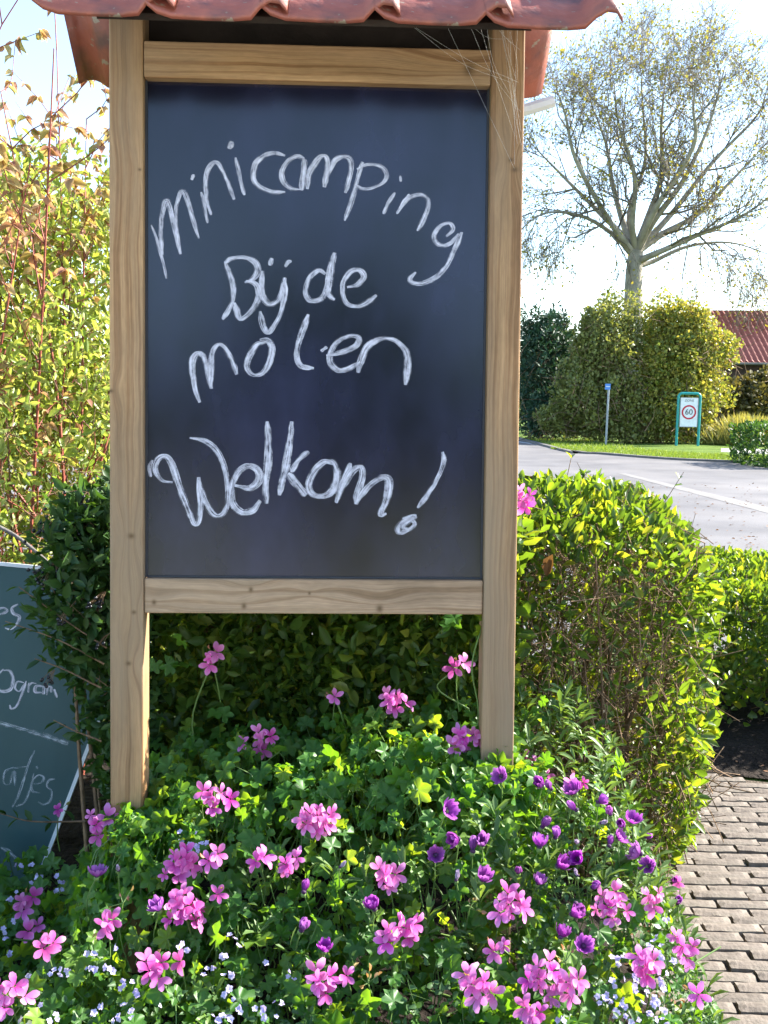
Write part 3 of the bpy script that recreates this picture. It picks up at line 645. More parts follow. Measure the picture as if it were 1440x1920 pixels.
LET = [  # letter, list of (stroke points in the enlarged photograph, relative width)
 ('m', [([(90, 415), (110, 470), (130, 540), (140, 580), (148, 622)], .55), ([(133, 530), (126, 430), (134, 360), (148, 322), (162, 350), (180, 430), (203, 528)], .9), ([(200, 520), (188, 440), (185, 360), (195, 310), (210, 284), (226, 310), (250, 390), (273, 467)], .8)]),
 ('i', [([(283, 288), (292, 330), (307, 408)], .6), ([(245, 242), (254, 220)], .6)]),
 ('n', [([(292, 300), (322, 376)], .55), ([(318, 365), (303, 320), (300, 260), (308, 205), (330, 175), (350, 180), (370, 215), (390, 265), (410, 317)], .85)]),
 ('i', [([(415, 155), (425, 200), (435, 250), (450, 300)], .7), ([(390, 122), (398, 97), (401, 118)], .8)]),
 ('c', [([(606, 148), (570, 138), (530, 145), (495, 175), (483, 215), (490, 250), (520, 275), (560, 288), (606, 287)], 1.05)]),
 ('a', [([(680, 160), (650, 150), (615, 170), (592, 210), (600, 250), (630, 275), (665, 278)], 1.0), ([(682, 162), (676, 225), (670, 282)], 1.1)]),
 ('m', [([(692, 277), (700, 215), (735, 160), (760, 150), (770, 175), (765, 220), (757, 270)], 1.05), ([(760, 255), (772, 215), (800, 165), (835, 152), (858, 165), (861, 200), (850, 250), (838, 292)], 1.0)]),
 ('p', [([(905, 172), (890, 220), (875, 280), (855, 345), (835, 398)], .85), ([(883, 200), (925, 182), (975, 190), (998, 220), (985, 250), (945, 272), (905, 276), (880, 262)], .8)]),
 ('i', [([(1030, 290), (1005, 330), (985, 373)], .7), ([(1050, 225), (1052, 248)], .5)]),
 ('n', [([(1085, 296), (1060, 335), (1036, 372)], .7), ([(1047, 352), (1080, 312), (1125, 298), (1153, 312), (1158, 345), (1140, 395), (1116, 438)], .9)]),
 ('g', [([(1228, 460), (1254, 432), (1240, 408), (1205, 420), (1180, 455), (1190, 485), (1220, 495), (1250, 480), (1275, 448)], .85), ([(1288, 443), (1265, 500), (1230, 570), (1190, 615), (1140, 640), (1105, 640), (1088, 625), (1110, 597)], 1.0)]),
 ('B', [([(374, 556), (390, 600), (405, 650), (405, 700), (390, 740), (364, 779)], .95), ([(374, 562), (400, 545), (450, 540), (490, 560), (500, 595), (480, 625), (450, 637)], 1.15), ([(455, 630), (495, 645), (505, 690), (485, 735), (450, 770), (430, 773), (410, 715)], 1.1)]),
 ('ij', [([(520, 592), (515, 650), (520, 690), (545, 720), (575, 710), (595, 670), (605, 618)], 1.1), ([(604, 625), (605, 680), (590, 750), (565, 800), (540, 830), (520, 800), (510, 748)], 1.0), ([(547, 572), (555, 543)], .8), ([(606, 577), (620, 555), (630, 560)], .7)]),
 ('d', [([(762, 604), (735, 590), (700, 620), (685, 670), (700, 705), (735, 705), (760, 680), (775, 620)], 1.0), ([(797, 522), (785, 570), (775, 640), (772, 682), (797, 704)], 1.3)]),
 ('e', [([(845, 655), (885, 645), (910, 615), (895, 590), (860, 595), (830, 635), (830, 690), (850, 722), (890, 728), (930, 710), (959, 686)], 1.05)]),
 ('m', [([(277, 1100), (260, 1050), (250, 990), (250, 935), (270, 910), (295, 930), (310, 990), (322, 1047)], 1.15), ([(320, 1035), (320, 980), (325, 910), (345, 878), (370, 885), (400, 935), (420, 992)], 1.0)]),
 ('o', [([(535, 865), (495, 880), (465, 930), (460, 970), (485, 995), (520, 985), (545, 945), (555, 890), (538, 858), (508, 858)], 1.1)]),
 ('l', [([(696, 760), (675, 820), (655, 880), (652, 930), (670, 960), (717, 968)], 1.1)]),
 ('e', [([(744, 903), (768, 885)], .7), ([(765, 920), (830, 905), (880, 880), (890, 852), (860, 843), (815, 860), (785, 900), (780, 945), (810, 975), (850, 970), (895, 942)], 1.1)]),
 ('n', [([(888, 985), (895, 950), (920, 890), (960, 860), (1010, 853), (1050, 875), (1075, 910), (1078, 970), (1070, 1032)], 1.25)]),
 ('W', [([(95, 1322), (83, 1350), (88, 1387)], .7), ([(172, 1408), (130, 1400), (105, 1360), (115, 1320), (145, 1308), (170, 1340), (200, 1430), (235, 1520), (255, 1568), (272, 1560), (280, 1500), (275, 1440), (272, 1388)], 1.15), ([(274, 1400), (290, 1460), (320, 1520), (350, 1538), (378, 1510), (385, 1440), (375, 1360), (345, 1290), (300, 1250), (238, 1236)], 1.05)]),
 ('e', [([(412, 1420), (470, 1430), (505, 1400), (500, 1360), (460, 1345), (420, 1375), (400, 1430), (405, 1490), (440, 1523), (480, 1515), (510, 1478)], 1.35)]),
 ('l', [([(535, 1173), (542, 1240), (540, 1330), (530, 1420), (534, 1490)], 1.35)]),
 ('k', [([(632, 1173), (625, 1240), (610, 1340), (595, 1400), (584, 1458)], 1.3), ([(698, 1290), (660, 1320), (628, 1368)], 1.1), ([(618, 1372), (655, 1420), (688, 1458)], 1.5)]),
 ('o', [([(795, 1335), (755, 1330), (715, 1370), (697, 1420), (715, 1455), (760, 1460), (795, 1430), (808, 1375), (790, 1328), (765, 1325)], 1.4)]),
 ('m', [([(803, 1487), (825, 1420), (858, 1333)], 1.2), ([(820, 1440), (860, 1370), (895, 1350), (905, 1380), (890, 1440), (878, 1492)], 1.35), ([(888, 1472), (930, 1420), (975, 1390), (1005, 1400), (1000, 1460), (975, 1530), (997, 1528)], 1.4)]),
 ('exclamation_mark', [([(1213, 1290), (1218, 1330), (1195, 1390), (1160, 1450), (1117, 1507)], .95), ([(1058, 1547), (1107, 1538), (1080, 1560), (1060, 1580), (1085, 1590), (1107, 1570), (1090, 1550), (1060, 1560), (1040, 1585), (1050, 1602), (1085, 1592)], .95)]),
]
lift = -0.0016
for li, (nm, strokes) in enumerate(LET):
    Vs = []; Fs = []; Us = []; b = 0
    for k, (pts, rw) in enumerate(strokes):
        V, F, uv = ribbon([zt3(*p) for p in pts], 0.0136 * rw, lift - 0.0003 * k, lambda a, b_: s_local(a, b_, lift), 7, True, li * 7 + k)
        Vs.append(V); Fs.append(F + b); Us.append(uv); b += len(V)
    mobj('chalk_letter' if nm != 'exclamation_mark' else 'chalk_exclamation_mark', np.vstack(Vs), np.vstack(Fs), MT['chalk'], cb, False, np.vstack(Us))

# little roof: ridge parallel to the board, tiles on both slopes
YE, YB, YR = -0.27, 0.34, 0.035
ze = s_local(600, 40, YE)[2]; zb = s_local(170, 188, YB)[2]
zr = ze + (YR - YE) * 1.05
fx0, fx1 = s_local(62, 20, YE)[0], s_local(1118, 20, YE)[0]
roof = None
def slab(name, ya, za, yb, zb_, x0, x1, th, mat, par):
    V = [(x0, ya, za), (x1, ya, za), (x1, yb, zb_), (x0, yb, zb_), (x0, ya, za - th), (x1, ya, za - th), (x1, yb, zb_ - th), (x0, yb, zb_ - th)]
    F = [(0, 1, 2, 3), (7, 6, 5, 4), (0, 4, 5, 1), (1, 5, 6, 2), (2, 6, 7, 3), (3, 7, 4, 0)]
    return mobj(name, V, F, mat, par, False)
bx0, bx1 = xl - PW / 2 + .003, xr + PW / 2 - .003
zbk = zb + .02
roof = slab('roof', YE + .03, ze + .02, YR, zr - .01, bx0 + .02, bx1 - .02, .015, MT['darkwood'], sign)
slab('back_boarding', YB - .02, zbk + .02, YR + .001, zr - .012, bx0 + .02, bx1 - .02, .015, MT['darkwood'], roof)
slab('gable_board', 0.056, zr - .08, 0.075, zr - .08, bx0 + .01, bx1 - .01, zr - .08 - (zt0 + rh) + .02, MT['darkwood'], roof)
# tile profile across the width: flat pan, raised roll on its right side
def tile_mesh(wd, ln):
    prof = [(-.02, .030), (0.0, .012), (.03, .002), (.10, 0), (.16, 0), (.195, .004), (.215, .028), (.235, .042), (.255, .040), (.272, .018)]
    sc = wd / 0.235; top = [(x * sc, z) for x, z in prof]; n = len(top); th = 0.012
    V = []; F = []
    for yy, dz in ((0, 0), (ln * .5, 0), (ln, 0)):
        for x, z in top: V.append((x, yy, z + dz))
        for x, z in top: V.append((x + .002, yy, z + dz - th))
    for k in range(2):
        a = k * 2 * n; b = (k + 1) * 2 * n
        for i in range(n - 1):
            F.append((a + i, a + i + 1, b + i + 1, b + i)); F.append((a + n + i + 1, a + n + i, b + n + i, b + n + i + 1))
        F.append((a + n, a, b, b + n)); F.append((a + n - 1, a + 2 * n - 1, b + 2 * n - 1, b + n - 1))
    for i in range(n - 1):
        F.append((n + i, n + i + 1, i + 1, i)); e = 4 * n; F.append((e + i, e + i + 1, e + n + i + 1, e + n + i))
    me = mesh_data('roof_tile', V, F, MT['tile'], True)
    return me
NC = 5; tw = (fx1 - fx0) / NC
slope_f = math.atan2(zr - ze, YR - YE); len_f = math.hypot(zr - ze, YR - YE)
slope_b = math.atan2(zr - zbk, YB - YR); len_b = math.hypot(zr - zbk, YB - YR)
rows = 2
TMf = tile_mesh(tw, len_f / rows + .045); TMb = tile_mesh(tw, len_b / rows + .045)
for rI in range(rows):
    for c in range(NC):
        for side_ in (0, 1):
            o = inst('roof_tile', TMf if side_ == 0 else TMb, roof)
            if side_ == 0:
                s_ = rI * len_f / rows
                o.location = (fx0 + c * tw + .02 + rng.normal(0, .002), YE + s_ * math.cos(slope_f), ze + s_ * math.sin(slope_f) + .024 * rI / 2 + rng.normal(0, .002) + .008)
                o.rotation_euler = (slope_f - .03, 0, rng.normal(0, .008))
            else:
                s_ = rI * len_b / rows
                o.location = (fx0 + (c + 1) * tw - .02, YB - s_ * math.cos(slope_b), zbk + s_ * math.sin(slope_b) + .012 * rI + .02)
                o.rotation_euler = Matrix.Rotation(math.pi, 4, 'Z').to_euler()
                o.rotation_euler = (Matrix.Rotation(math.pi, 3, 'Z') @ Matrix.Rotation(slope_b - .03, 3, 'X')).to_euler()
for c in range(4):
    wv = (fx1 - fx0) / 4; n = 7; V = []; F = []
    for xx in (0, wv + .02):
        for rr in (.085, .072):
            for i in range(n + 1):
                a = math.pi * i / n; V.append((xx, rr * math.cos(a), rr * math.sin(a)))
    m = n + 1
    for i in range(n):
        F += [(i, i + 1, 2 * m + i + 1, 2 * m + i), (m + i + 1, m + i, 3 * m + i, 3 * m + i + 1), (i + 1, i, m + i, m + i + 1), (2 * m + i, 2 * m + i + 1, 3 * m + i + 1, 3 * m + i)]
    o = mobj('ridge_tile', V, F, MT['tile'], roof); o.location = (fx0 + c * wv, YR, zr - .015); o.rotation_euler = (0, -.02, 0)
# a red tile edge just above the upper rail, and the pale batten end at the back right
q0 = s_local(988, 205, .30); q1 = s_local(1038, 190, .30)
V, F = tubes([([(q0[0] - .25, .30, q0[2] - .06), (q0[0], .30, q0[2]), (q1[0], .30, q1[2])], .017)], 8)
n_ = len(V); F2 = [tuple(f) for f in F] + [tuple(range(n_ - 8, n_)), tuple(range(8))[::-1]]
mobj('white_batten', V, F2, MT['white'], roof, False)

# cobweb at the top of the right post
polys = []
for k in range(9):
    x0_ = rng.uniform(770, 945); a = s_local(x0_, rng.uniform(28, 50), -.06 - rng.uniform(0, .12)); b = s_local(rng.uniform(955, 978), rng.uniform(70, 330), PY0 - .004)
    m_ = (a + b) / 2 + np.array([rng.normal(0, .004), rng.normal(0, .004), -rng.uniform(.0, .02)])
    polys.append(([SO + SR @ p for p in catmull([a, m_, b], 5)], .0002))
for k in range(9):
    a = s_local(rng.uniform(925, 978), rng.uniform(45, 60), PY0 - .01); b = s_local(rng.uniform(962, 980), rng.uniform(150, 340), PY0 - .004)
    polys.append(([SO + SR @ p for p in catmull([a, (a + b) / 2 + rng.normal(0, .006, 3), b], 5)], .00022))
V, F = tubes(polys, 3); tag(mobj('cobweb', V, F, MT['web']), 'thin dusty cobweb strung from the tiles to the right post', 'cobweb')

# ------------------------------------------------------------------ green board leaning at the left
GN = norm(np.array([0.10, -1.0, 0.16])); GO = at_y(60, 1200, 2.98)
def gp(px, py): return at_plane(px, py, GO, GN)
TR = gp(287, 1084); BR = gp(62, 1675); TL = gp(-260, 1031); BL_ = TL + (BR - TR)
gX = norm(TR - TL); gZ = norm(np.cross(gX, -GN)) ; gZ = gZ if gZ[2] > 0 else -gZ
gY = -GN
GR = np.stack([gX, gY, gZ], -1)
def g_local(px, py, l=0): return GR.T @ (gp(px, py) - TR)
gb = empty('green_board'); gb.matrix_world = mat4(GR, 1, TR)
tag(gb, 'tilted green chalkboard with white edges half hidden behind the left shrub', 'chalkboard')
C4 = [GR.T @ (p - TR) for p in (TL, TR, BR, BL_)]
V = [(c[0], 0, c[2]) for c in C4] + [(c[0], .018, c[2]) for c in C4]
gpan = mobj('panel', V, [(3, 2, 1, 0), (4, 5, 6, 7), (0, 1, 5, 4), (1, 2, 6, 5), (2, 3, 7, 6), (3, 0, 4, 7)], MT['greenboard'], gb, False)
def edge_strip(a, b, inward, wd):
    a = np.array(a); b = np.array(b); t = norm(b - a); n = np.array(inward) - t * np.dot(t, inward); n = norm(n)
    V = []
    for y_ in (-.005, .021):
        for p in (a - n * .004, b - n * .004, b + n * wd, a + n * wd): V.append((p[0], y_, p[2]))
    mobj('edge_strip', V, [(0, 3, 2, 1), (4, 5, 6, 7), (0, 1, 5, 4), (1, 2, 6, 5), (2, 3, 7, 6), (3, 0, 4, 7)], MT['alu'], gb, False)
cen = (C4[0] + C4[1] + C4[2] + C4[3]) / 4
edge_strip(C4[0], C4[1] + (C4[0] - C4[1]) * .004, cen - C4[1], .007); edge_strip(C4[1], C4[2], cen - C4[1], .007)
V, F = box(-.03, 0, .03, .06, -1.0, -.05); lg = mobj('leg', V, F, mb, gb, False); lg.location = (-.25, 0, 0); lg.rotation_euler = (.25, 0, 0)
def gz(zx, zy): return (zx / 3.0, 940 + zy / 3.0)
GL = [
 ('s', [[(102, 578), (68, 600), (75, 630), (108, 650), (95, 690), (60, 718), (28, 712)]], 1.0),
 ('e', [[(-30, 640), (15, 632), (40, 615), (20, 600), (-15, 610), (-45, 650)]], .9),
 ('o', [[(20, 945), (-20, 985), (-25, 1040), (10, 1068), (60, 1055), (75, 1000), (55, 955), (15, 950)]], 1.1),
 ('g', [[(135, 1020), (100, 1015), (85, 1050), (110, 1068), (140, 1025)], [(148, 1010), (125, 1080), (95, 1150), (65, 1165), (55, 1145)]], .7),
 ('r', [[(165, 1020), (160, 1075)], [(162, 1040), (180, 1022), (205, 1025)]], .6),
 ('a', [[(240, 1040), (205, 1040), (200, 1070), (235, 1075)], [(250, 1035), (245, 1085)]], 1.0),
 ('m', [[(262, 1090), (270, 1045), (290, 1045), (288, 1075)], [(305, 1055), (320, 1105)]], .8),
 ('a', [[(70, 1500), (30, 1520), (20, 1580), (55, 1590), (80, 1520), (85, 1600)]], .8),
 ('t', [[(195, 1400), (160, 1480), (110, 1640), (70, 1720)], [(60, 1500), (160, 1490)]], .8),
 ('j', [[(190, 1530), (175, 1600), (140, 1690), (90, 1715)], [(205, 1490), (212, 1505)]], .7),
 ('e', [[(190, 1590), (235, 1580), (245, 1550), (215, 1540), (180, 1580), (185, 1630), (225, 1640)]], .8),
 ('s', [[(310, 1560), (275, 1570), (265, 1600), (290, 1630), (285, 1680), (250, 1705), (215, 1690)]], .8),
]
for i, (nm, ss, rw) in enumerate(GL):
    Vs = []; Fs = []; Us = []; b = 0
    for k, pts in enumerate(ss):
        V, F, uv = ribbon([gz(*p) for p in pts], 0.0105 * rw, -.0012 - .0003 * k, lambda a, c: g_local(a, c), 7, True, 300 + i * 5 + k)
        Vs.append(V); Fs.append(F + b); Us.append(uv); b += len(V)
    mobj('chalk_letter', np.vstack(Vs), np.vstack(Fs), MT['chalk'] if i < 7 else MT['chalk_thin'], gpan, False, np.vstack(Us))
V, F, uv = ribbon([(-60, 1342), (0, 1356), (60, 1372), (128, 1394)], .020, -.0012, lambda a, c: g_local(a, c), 6, False, 900)
mobj('chalk_line', V, F, MT['chalk_thin'], gpan, False, uv)
V, F, uv = ribbon([(2, 1588), (18, 1598), (30, 1612)], .014, -.0012, lambda a, c: g_local(a, c), 6, True, 901)
mobj('chalk_smear', V, F, MT['chalk_thin'], gpan, False, uv)

# ------------------------------------------------------------------ foliage builders
def leaf_parts(root, loc, tmpls, P, R, S, mat, pick=None, nmax=300, name='leaf', mass='leaf_mass'):
    """the nmax leaves that show largest are parts, the rest one mass"""
    N = len(P); S = np.asarray(S)
    if pick is None: pick = S / np.maximum(np.linalg.norm(P - CAM, axis=1), .1)
    order = np.argsort(-pick); sel = order[:nmax]; rest = order[nmax:]
    mes = [mesh_data(name, t[0], t[1], mat) for t in tmpls]
    for i in sel:
        inst(name, mes[i % len(mes)], root, mat4(R[i], S[i], P[i] - loc))
    if len(rest):
        Vs = []; Fs = []; b = 0
        for k, t in enumerate(tmpls):
            q = rest[rest % len(tmpls) == k]
            if len(q) == 0: continue
            V, F = scatter(t[0], t[1], P[q] - loc, R[q], S[q]); Vs.append(V); Fs.append(F + b); b += len(V)
        o = mobj(mass, np.vstack(Vs), np.vstack(Fs), mat, root); o['kind'] = 'stuff'
def stuff_part(name, V, F, mat, root):
    o = mobj(name, V, F, mat, root); o['kind'] = 'stuff'; return o
def shell(n, lo, hi, r, depth, seed, lum=0.03, lf=5.0):
    """random points in the outer shell of a rounded, slightly lumpy box"""
    lo = np.array(lo, float); hi = np.array(hi, float); c = (lo + hi) / 2; h = (hi - lo) / 2
    g_ = np.random.default_rng(seed); out = []; nor = []; tot = 0
    while tot < n:
        p = g_.uniform(lo - .06, hi + .06, (n * 3, 3)); q = p - c; k = np.abs(q) - (h - r)
        kk = np.maximum(k, 0); ln = np.linalg.norm(kk, axis=1); sd = ln + np.minimum(k.max(1), 0) - r + lum * lumps(p, lf, seed)
        ok = (sd < 0) & (sd > -depth * g_.random(len(p)) ** 1.2)
        nr = np.where(ln[:, None] > 1e-6, kk * np.sign(q), 0)
        ax = np.argmax(k, 1); alt = np.zeros_like(q); alt[np.arange(len(q)), ax] = np.sign(q[np.arange(len(q)), ax])
        nr = np.where(ln[:, None] > 1e-6, nr, alt)
        out.append(p[ok]); nor.append(norm(nr[ok])); tot += ok.sum()
    return np.concatenate(out)[:n], np.concatenate(nor)[:n]
def twig_polys(P, D, L_, r, bend=.25):
    out = []
    n1 = rng.normal(0, bend, (len(P), 3)); n2 = rng.normal(0, bend, (len(P), 3))
    L_ = np.broadcast_to(L_, (len(P),)); r = np.broadcast_to(r, (len(P),))
    for p, d_, a, b, l, q in zip(P, D, n1, n2, L_, r):
        m1 = p + (d_ + a * .5) * l * .5; out.append((np.array([p, m1, m1 + norm(d_ + b) * l * .5]), np.array([q, q * .8, q * .45])))
    return out
def shoot_polys_and_leaves(pts, r, nleaf, sz):
    """an upright shoot with paired leaves; returns tube poly, leaf P,R,S"""
    c = catmull(pts, 5); P = []; D = []
    t = norm(np.gradient(c, axis=0))
    for k in range(nleaf):
        u = 0.15 + .85 * (k // 2) / max(1, nleaf // 2 - 1 + 1e-6); u = min(u, 1); i = int(u * (len(c) - 1))
        s = norm(np.cross(t[i], randdir(1)[0])) * (1 if k % 2 else -1)
        P.append(c[i]); D.append(norm(t[i] * .8 + s))
    P = np.array(P); D = np.array(D)
    return (c, np.linspace(r, r * .4, len(c))), P, frames(D, np.array([0, 0, 1.]) + randdir(len(P)) * .5), sz * rng.uniform(.7, 1.1, len(P))

# ------------------------------------------------------------------ clipped privet hedge behind the sign
def hedge(name, label, lo, hi, r, n, sz, mat, dens=None, ntw=2500, nstem=40, twig_len=(.1, .25), depth=.16, seed=1, lum=.035, group=None, nparts=300, inner=0, upn=.35, extra=None):
    loc = np.array([(lo[0] + hi[0]) / 2, (lo[1] + hi[1]) / 2, 0.0]); root = empty(name, loc); tag(root, label, 'hedge', group)
    P, Nn = shell(n, lo, hi, r, depth, seed, lum)
    if dens is not None:
        k = rng.random(len(P)) < dens(P, Nn); P = P[k]; Nn = Nn[k]
    if extra is not None:
        Pe, Ne = extra(); nE = len(Pe); P = np.vstack([P, Pe]); Nn = np.vstack([Nn, Ne])
    D = norm(Nn * .55 + np.array([0, 0, .45]) + randdir(len(P)) * .8)
    R = frames(D, Nn * .5 + np.array([0, 0, upn]) + randdir(len(P)) * .75); S = sz * rng.uniform(.55, 1.35, len(P))
    if extra is not None: S[-nE:] *= 1.3
    front = (Nn[:, 1] < .2) * 1.0
    leaf_parts(root, loc, [LEAF, LEAF2], P, R, S, mat, S / np.linalg.norm(P - CAM, axis=1) * (0.3 + front), nparts)
    if inner:
        Pi, Ni = shell(inner, np.array(lo) + [.1, .32 if hi[2] > 1.1 else .12, .0], np.array(hi) - [.1, .12, .1], r, .35, seed + 70, lum)
        if hi[2] > 1.1: kq = (Pi[:, 0] < .4) | (rng.random(len(Pi)) < .35); Pi = Pi[kq]; inner = len(Pi)
        V, F = scatter(*QUAD, Pi - loc, frames(norm(randdir(inner) + [0, 0, .3]), randdir(inner)), sz * rng.uniform(.8, 1.5, inner)); stuff_part('inner_leaves', V, F, mat, root)
    Pt, Nt = shell(ntw, lo, hi, r, .42, seed + 50, lum)
    Dt = norm(Nt * .35 + np.array([0, 0, .4]) + randdir(len(Pt)) * .9)
    if extra is not None: kq = ~((Pt[:, 0] < .42) & (Pt[:, 1] < 3.1)); Pt = Pt[kq]; Dt = Dt[kq]
    Ln = rng.uniform(*twig_len, len(Pt)); polys = twig_polys(Pt - loc - Dt * Ln[:, None] * .8, Dt, Ln, rng.uniform(.0009, .0026, len(Pt)))
    V, F = tubes(polys, 3); stuff_part('twigs', V, F, MT['twig'], root)
    st = []
    for k in range(nstem):
        b = np.array([rng.uniform(lo[0] + .1, hi[0] - .1), rng.uniform(lo[1] + .15, hi[1] - .1), 0.0]); tpt = b + np.array([rng.normal(0, .15), rng.normal(0, .12), hi[2] * rng.uniform(.6, .9)])
        st.append((catmull([b - loc, (b + tpt) / 2 - loc + rng.normal(0, .04, 3), tpt - loc], 4), np.linspace(rng.uniform(.006, .014), .003, 9)))
    V, F = tubes(st, 5); stuff_part('stems', V, F, MT['twig'], root)
    return root, loc
HX1 = 1.07
def dens1(P, Nn):
    x = P[:, 0]; fr = sstep(.3, .8, -Nn[:, 1])
    patch = .5 + .5 * lumps(P, 4.5, 9)
    d = 1 - fr * sstep(.25, .45, x) * (1 - sstep(.84, 1.04, x)) * (.70 + .2 * patch) * sstep(1.16, 1.02, P[:, 2])
    return d
def under_board():
    n_ = 4600; p = np.stack([rng.uniform(-.7, .40, n_), 2.80 + .10 * rng.random(n_) ** .7, rng.uniform(.3, 1.24, n_)], -1); p[:, 1] += .03 * lumps(p, 8, 4)
    return p, np.repeat(np.array([[0, -1., 0]]), n_, 0)
hroot, hloc = hedge('privet_hedge', 'clipped green hedge with brown twigs showing, behind the sign and beside the brick path', (-.72, 2.86, .02), (HX1, 3.95, 1.29), .34, 36000, .044, MT['privet'], dens1, 9500, 70, seed=3, inner=6000, extra=under_board)
# loose upright shoots above the hedge top
for pts, nl in (([(1042, 990), (1062, 900), (1073, 850)], 6), ([(1200, 1000), (1240, 950), (1282, 885)], 12), ([(1080, 960), (1092, 905), (1100, 885)], 8), ([(985, 940), (1000, 905)], 6), ([(1150, 955), (1165, 925)], 6), ([(1345, 1290), (1372, 1265)], 6), ([(1350, 1225), (1370, 1205)], 5)):
    Y = 3.35 if pts[0][1] < 1100 else 3.2
    W = [at_y(px, py, Y) for px, py in pts]
    pl, P, R, S = shoot_polys_and_leaves([w_ - hloc for w_ in W], .0022, nl, .036)
    V, F = tubes([pl], 4); sh = mobj('shoot', V, F, MT['twig'], hroot)
    me = mesh_data('leaf', LEAF[0], LEAF[1], MT['privet'])
    for k in range(len(P)): inst('leaf', me, sh, mat4(R[k], S[k], P[k]))
for (px, py, Y, s, lab) in ((1195, 945, 3.5, .085, 'curled brown dead leaf lying on top of the clipped hedge'), (982, 912, 3.5, .075, 'brown dead leaf on the hedge top close to the right post'), (1035, 1062, 2.88, .07, 'long rusty brown dead leaf caught in the front of the hedge')):
    p = at_y(px, py, Y); Rl = frames(np.array([[1, .1, .35]]) if Y > 3 else np.array([[.45, 0, .9]]), np.array([[-.3, -.7, .6]]))[0]
    V, F = leaf_template(.55, .6, -.5); o = mobj('dead_leaf', V, F, MT['brownleaf']); o.matrix_world = mat4(Rl, s, p - Rl[:, 1] * s * .5); tag(o, lab, 'leaf')

# low hedge further along the path, and the dark block hedge across the road
def dens2(P, Nn): return np.where(P[:, 2] < .27, .03, 1.0)
hedge('low_hedge', 'low clipped hedge on bare dark stems at the right edge behind the path', (1.18, 4.5, .05), (3.6, 5.6, .74), .12, 34000, .042, MT['privet'], dens2, 1500, 60, (.05, .11), seed=21, nparts=250, inner=4000)
q = ground(1424, 878)
hedge('block_hedge', 'dark square hedge block beyond the road at the right edge', (q[0], q[1], 0), (q[0] + 6, q[1] + 2.2, .98), .12, 9000, .13, MT['privet_dark'], None, 200, 20, seed=31, nparts=60, lum=.02)

# ------------------------------------------------------------------ shrubs at the left
def blob_points(n, cs, rs, seed, lo=.55, lum=.25, lf=2.0):
    """points in the outer part of a union of ellipsoids with a lumpy surface"""
    g_ = np.random.default_rng(seed); out = []; nor = []; tot = 0; cs = np.array(cs, float); rs = np.array(rs, float)
    vol = rs.prod(1); pr = vol / vol.sum()
    while tot < n:
        k = g_.choice(len(cs), n, p=pr); d_ = norm(g_.normal(size=(n, 3))); t = lo + (1 - lo) * g_.random((n, 1)) ** .6
        p = cs[k] + d_ * rs[k] * t * (1 + lum * lumps(d_ * rs[k] + cs[k] * 1.0, lf, seed)[:, None])
        inside = np.zeros(n, bool)
        for j in range(len(cs)):
            inside |= (j != k) & ((((p - cs[j]) / rs[j]) ** 2).sum(1) < lo * lo)
        ok = ~inside & (p[:, 2] > .02); out.append(p[ok]); nor.append(norm(d_ / rs[k])[ok]); tot += ok.sum()
    return np.concatenate(out)[:n], np.concatenate(nor)[:n]
# tall autumn dogwood with red stems
loc = np.array([-1.5, 3.7, 0]); dog = empty('dogwood_shrub', loc); tag(dog, 'tall shrub with red stems and yellow and rusty autumn leaves, left of the sign', 'shrub')
polys = []; LP = []; LD = []
for k in range(30):
    b = loc + np.array([rng.normal(0, .3), rng.normal(0, .2), 0]); top = np.array([rng.uniform(-2.4, -.72), rng.uniform(3.1, 4.2), rng.uniform(1.9, 3.0)])
    c = catmull([b, (b * .5 + top * .5) + np.array([rng.normal(0, .15), rng.normal(0, .1), .15]), top], 6); polys.append((c - loc, np.linspace(.008, .002, len(c))))
    for j in range(13):
        i = rng.integers(3, len(c)); L_ = rng.uniform(.2, .5); d_ = norm(np.array([rng.normal(0, .6), rng.normal(0, .5), .75])); s = catmull([c[i], c[i] + d_ * L_ * .5, c[i] + norm(d_ + rng.normal(0, .25, 3)) * L_], 3)
        polys.append((s - loc, np.linspace(.0026, .001, len(s))))
        for m_ in range(18):
            f = s[rng.integers(2, len(s))]
            if f[2] > 2.0 or (f[2] > 1.3 and rng.random() < .25): LP.append(f); LD.append(norm(np.array([rng.normal(0, .8), rng.normal(0, .6), -.35])))
V, F = tubes(polys, 4); stuff_part('stems', V, F, MT['redtwig'], dog)
LP = np.array(LP); LD = np.array(LD); k = rng.random(len(LP)) < np.where(LP[:, 2] > 2.75, .6, .95); LP = LP[k]; LD = LD[k]
leaf_parts(dog, loc, [LEAF_BROAD, leaf_template(.55, .5, .5)], LP, frames(LD, np.array([0, -.3, .6]) + randdir(len(LP)) * .8), rng.uniform(.028, .054, len(LP)), MT['dogwood'])
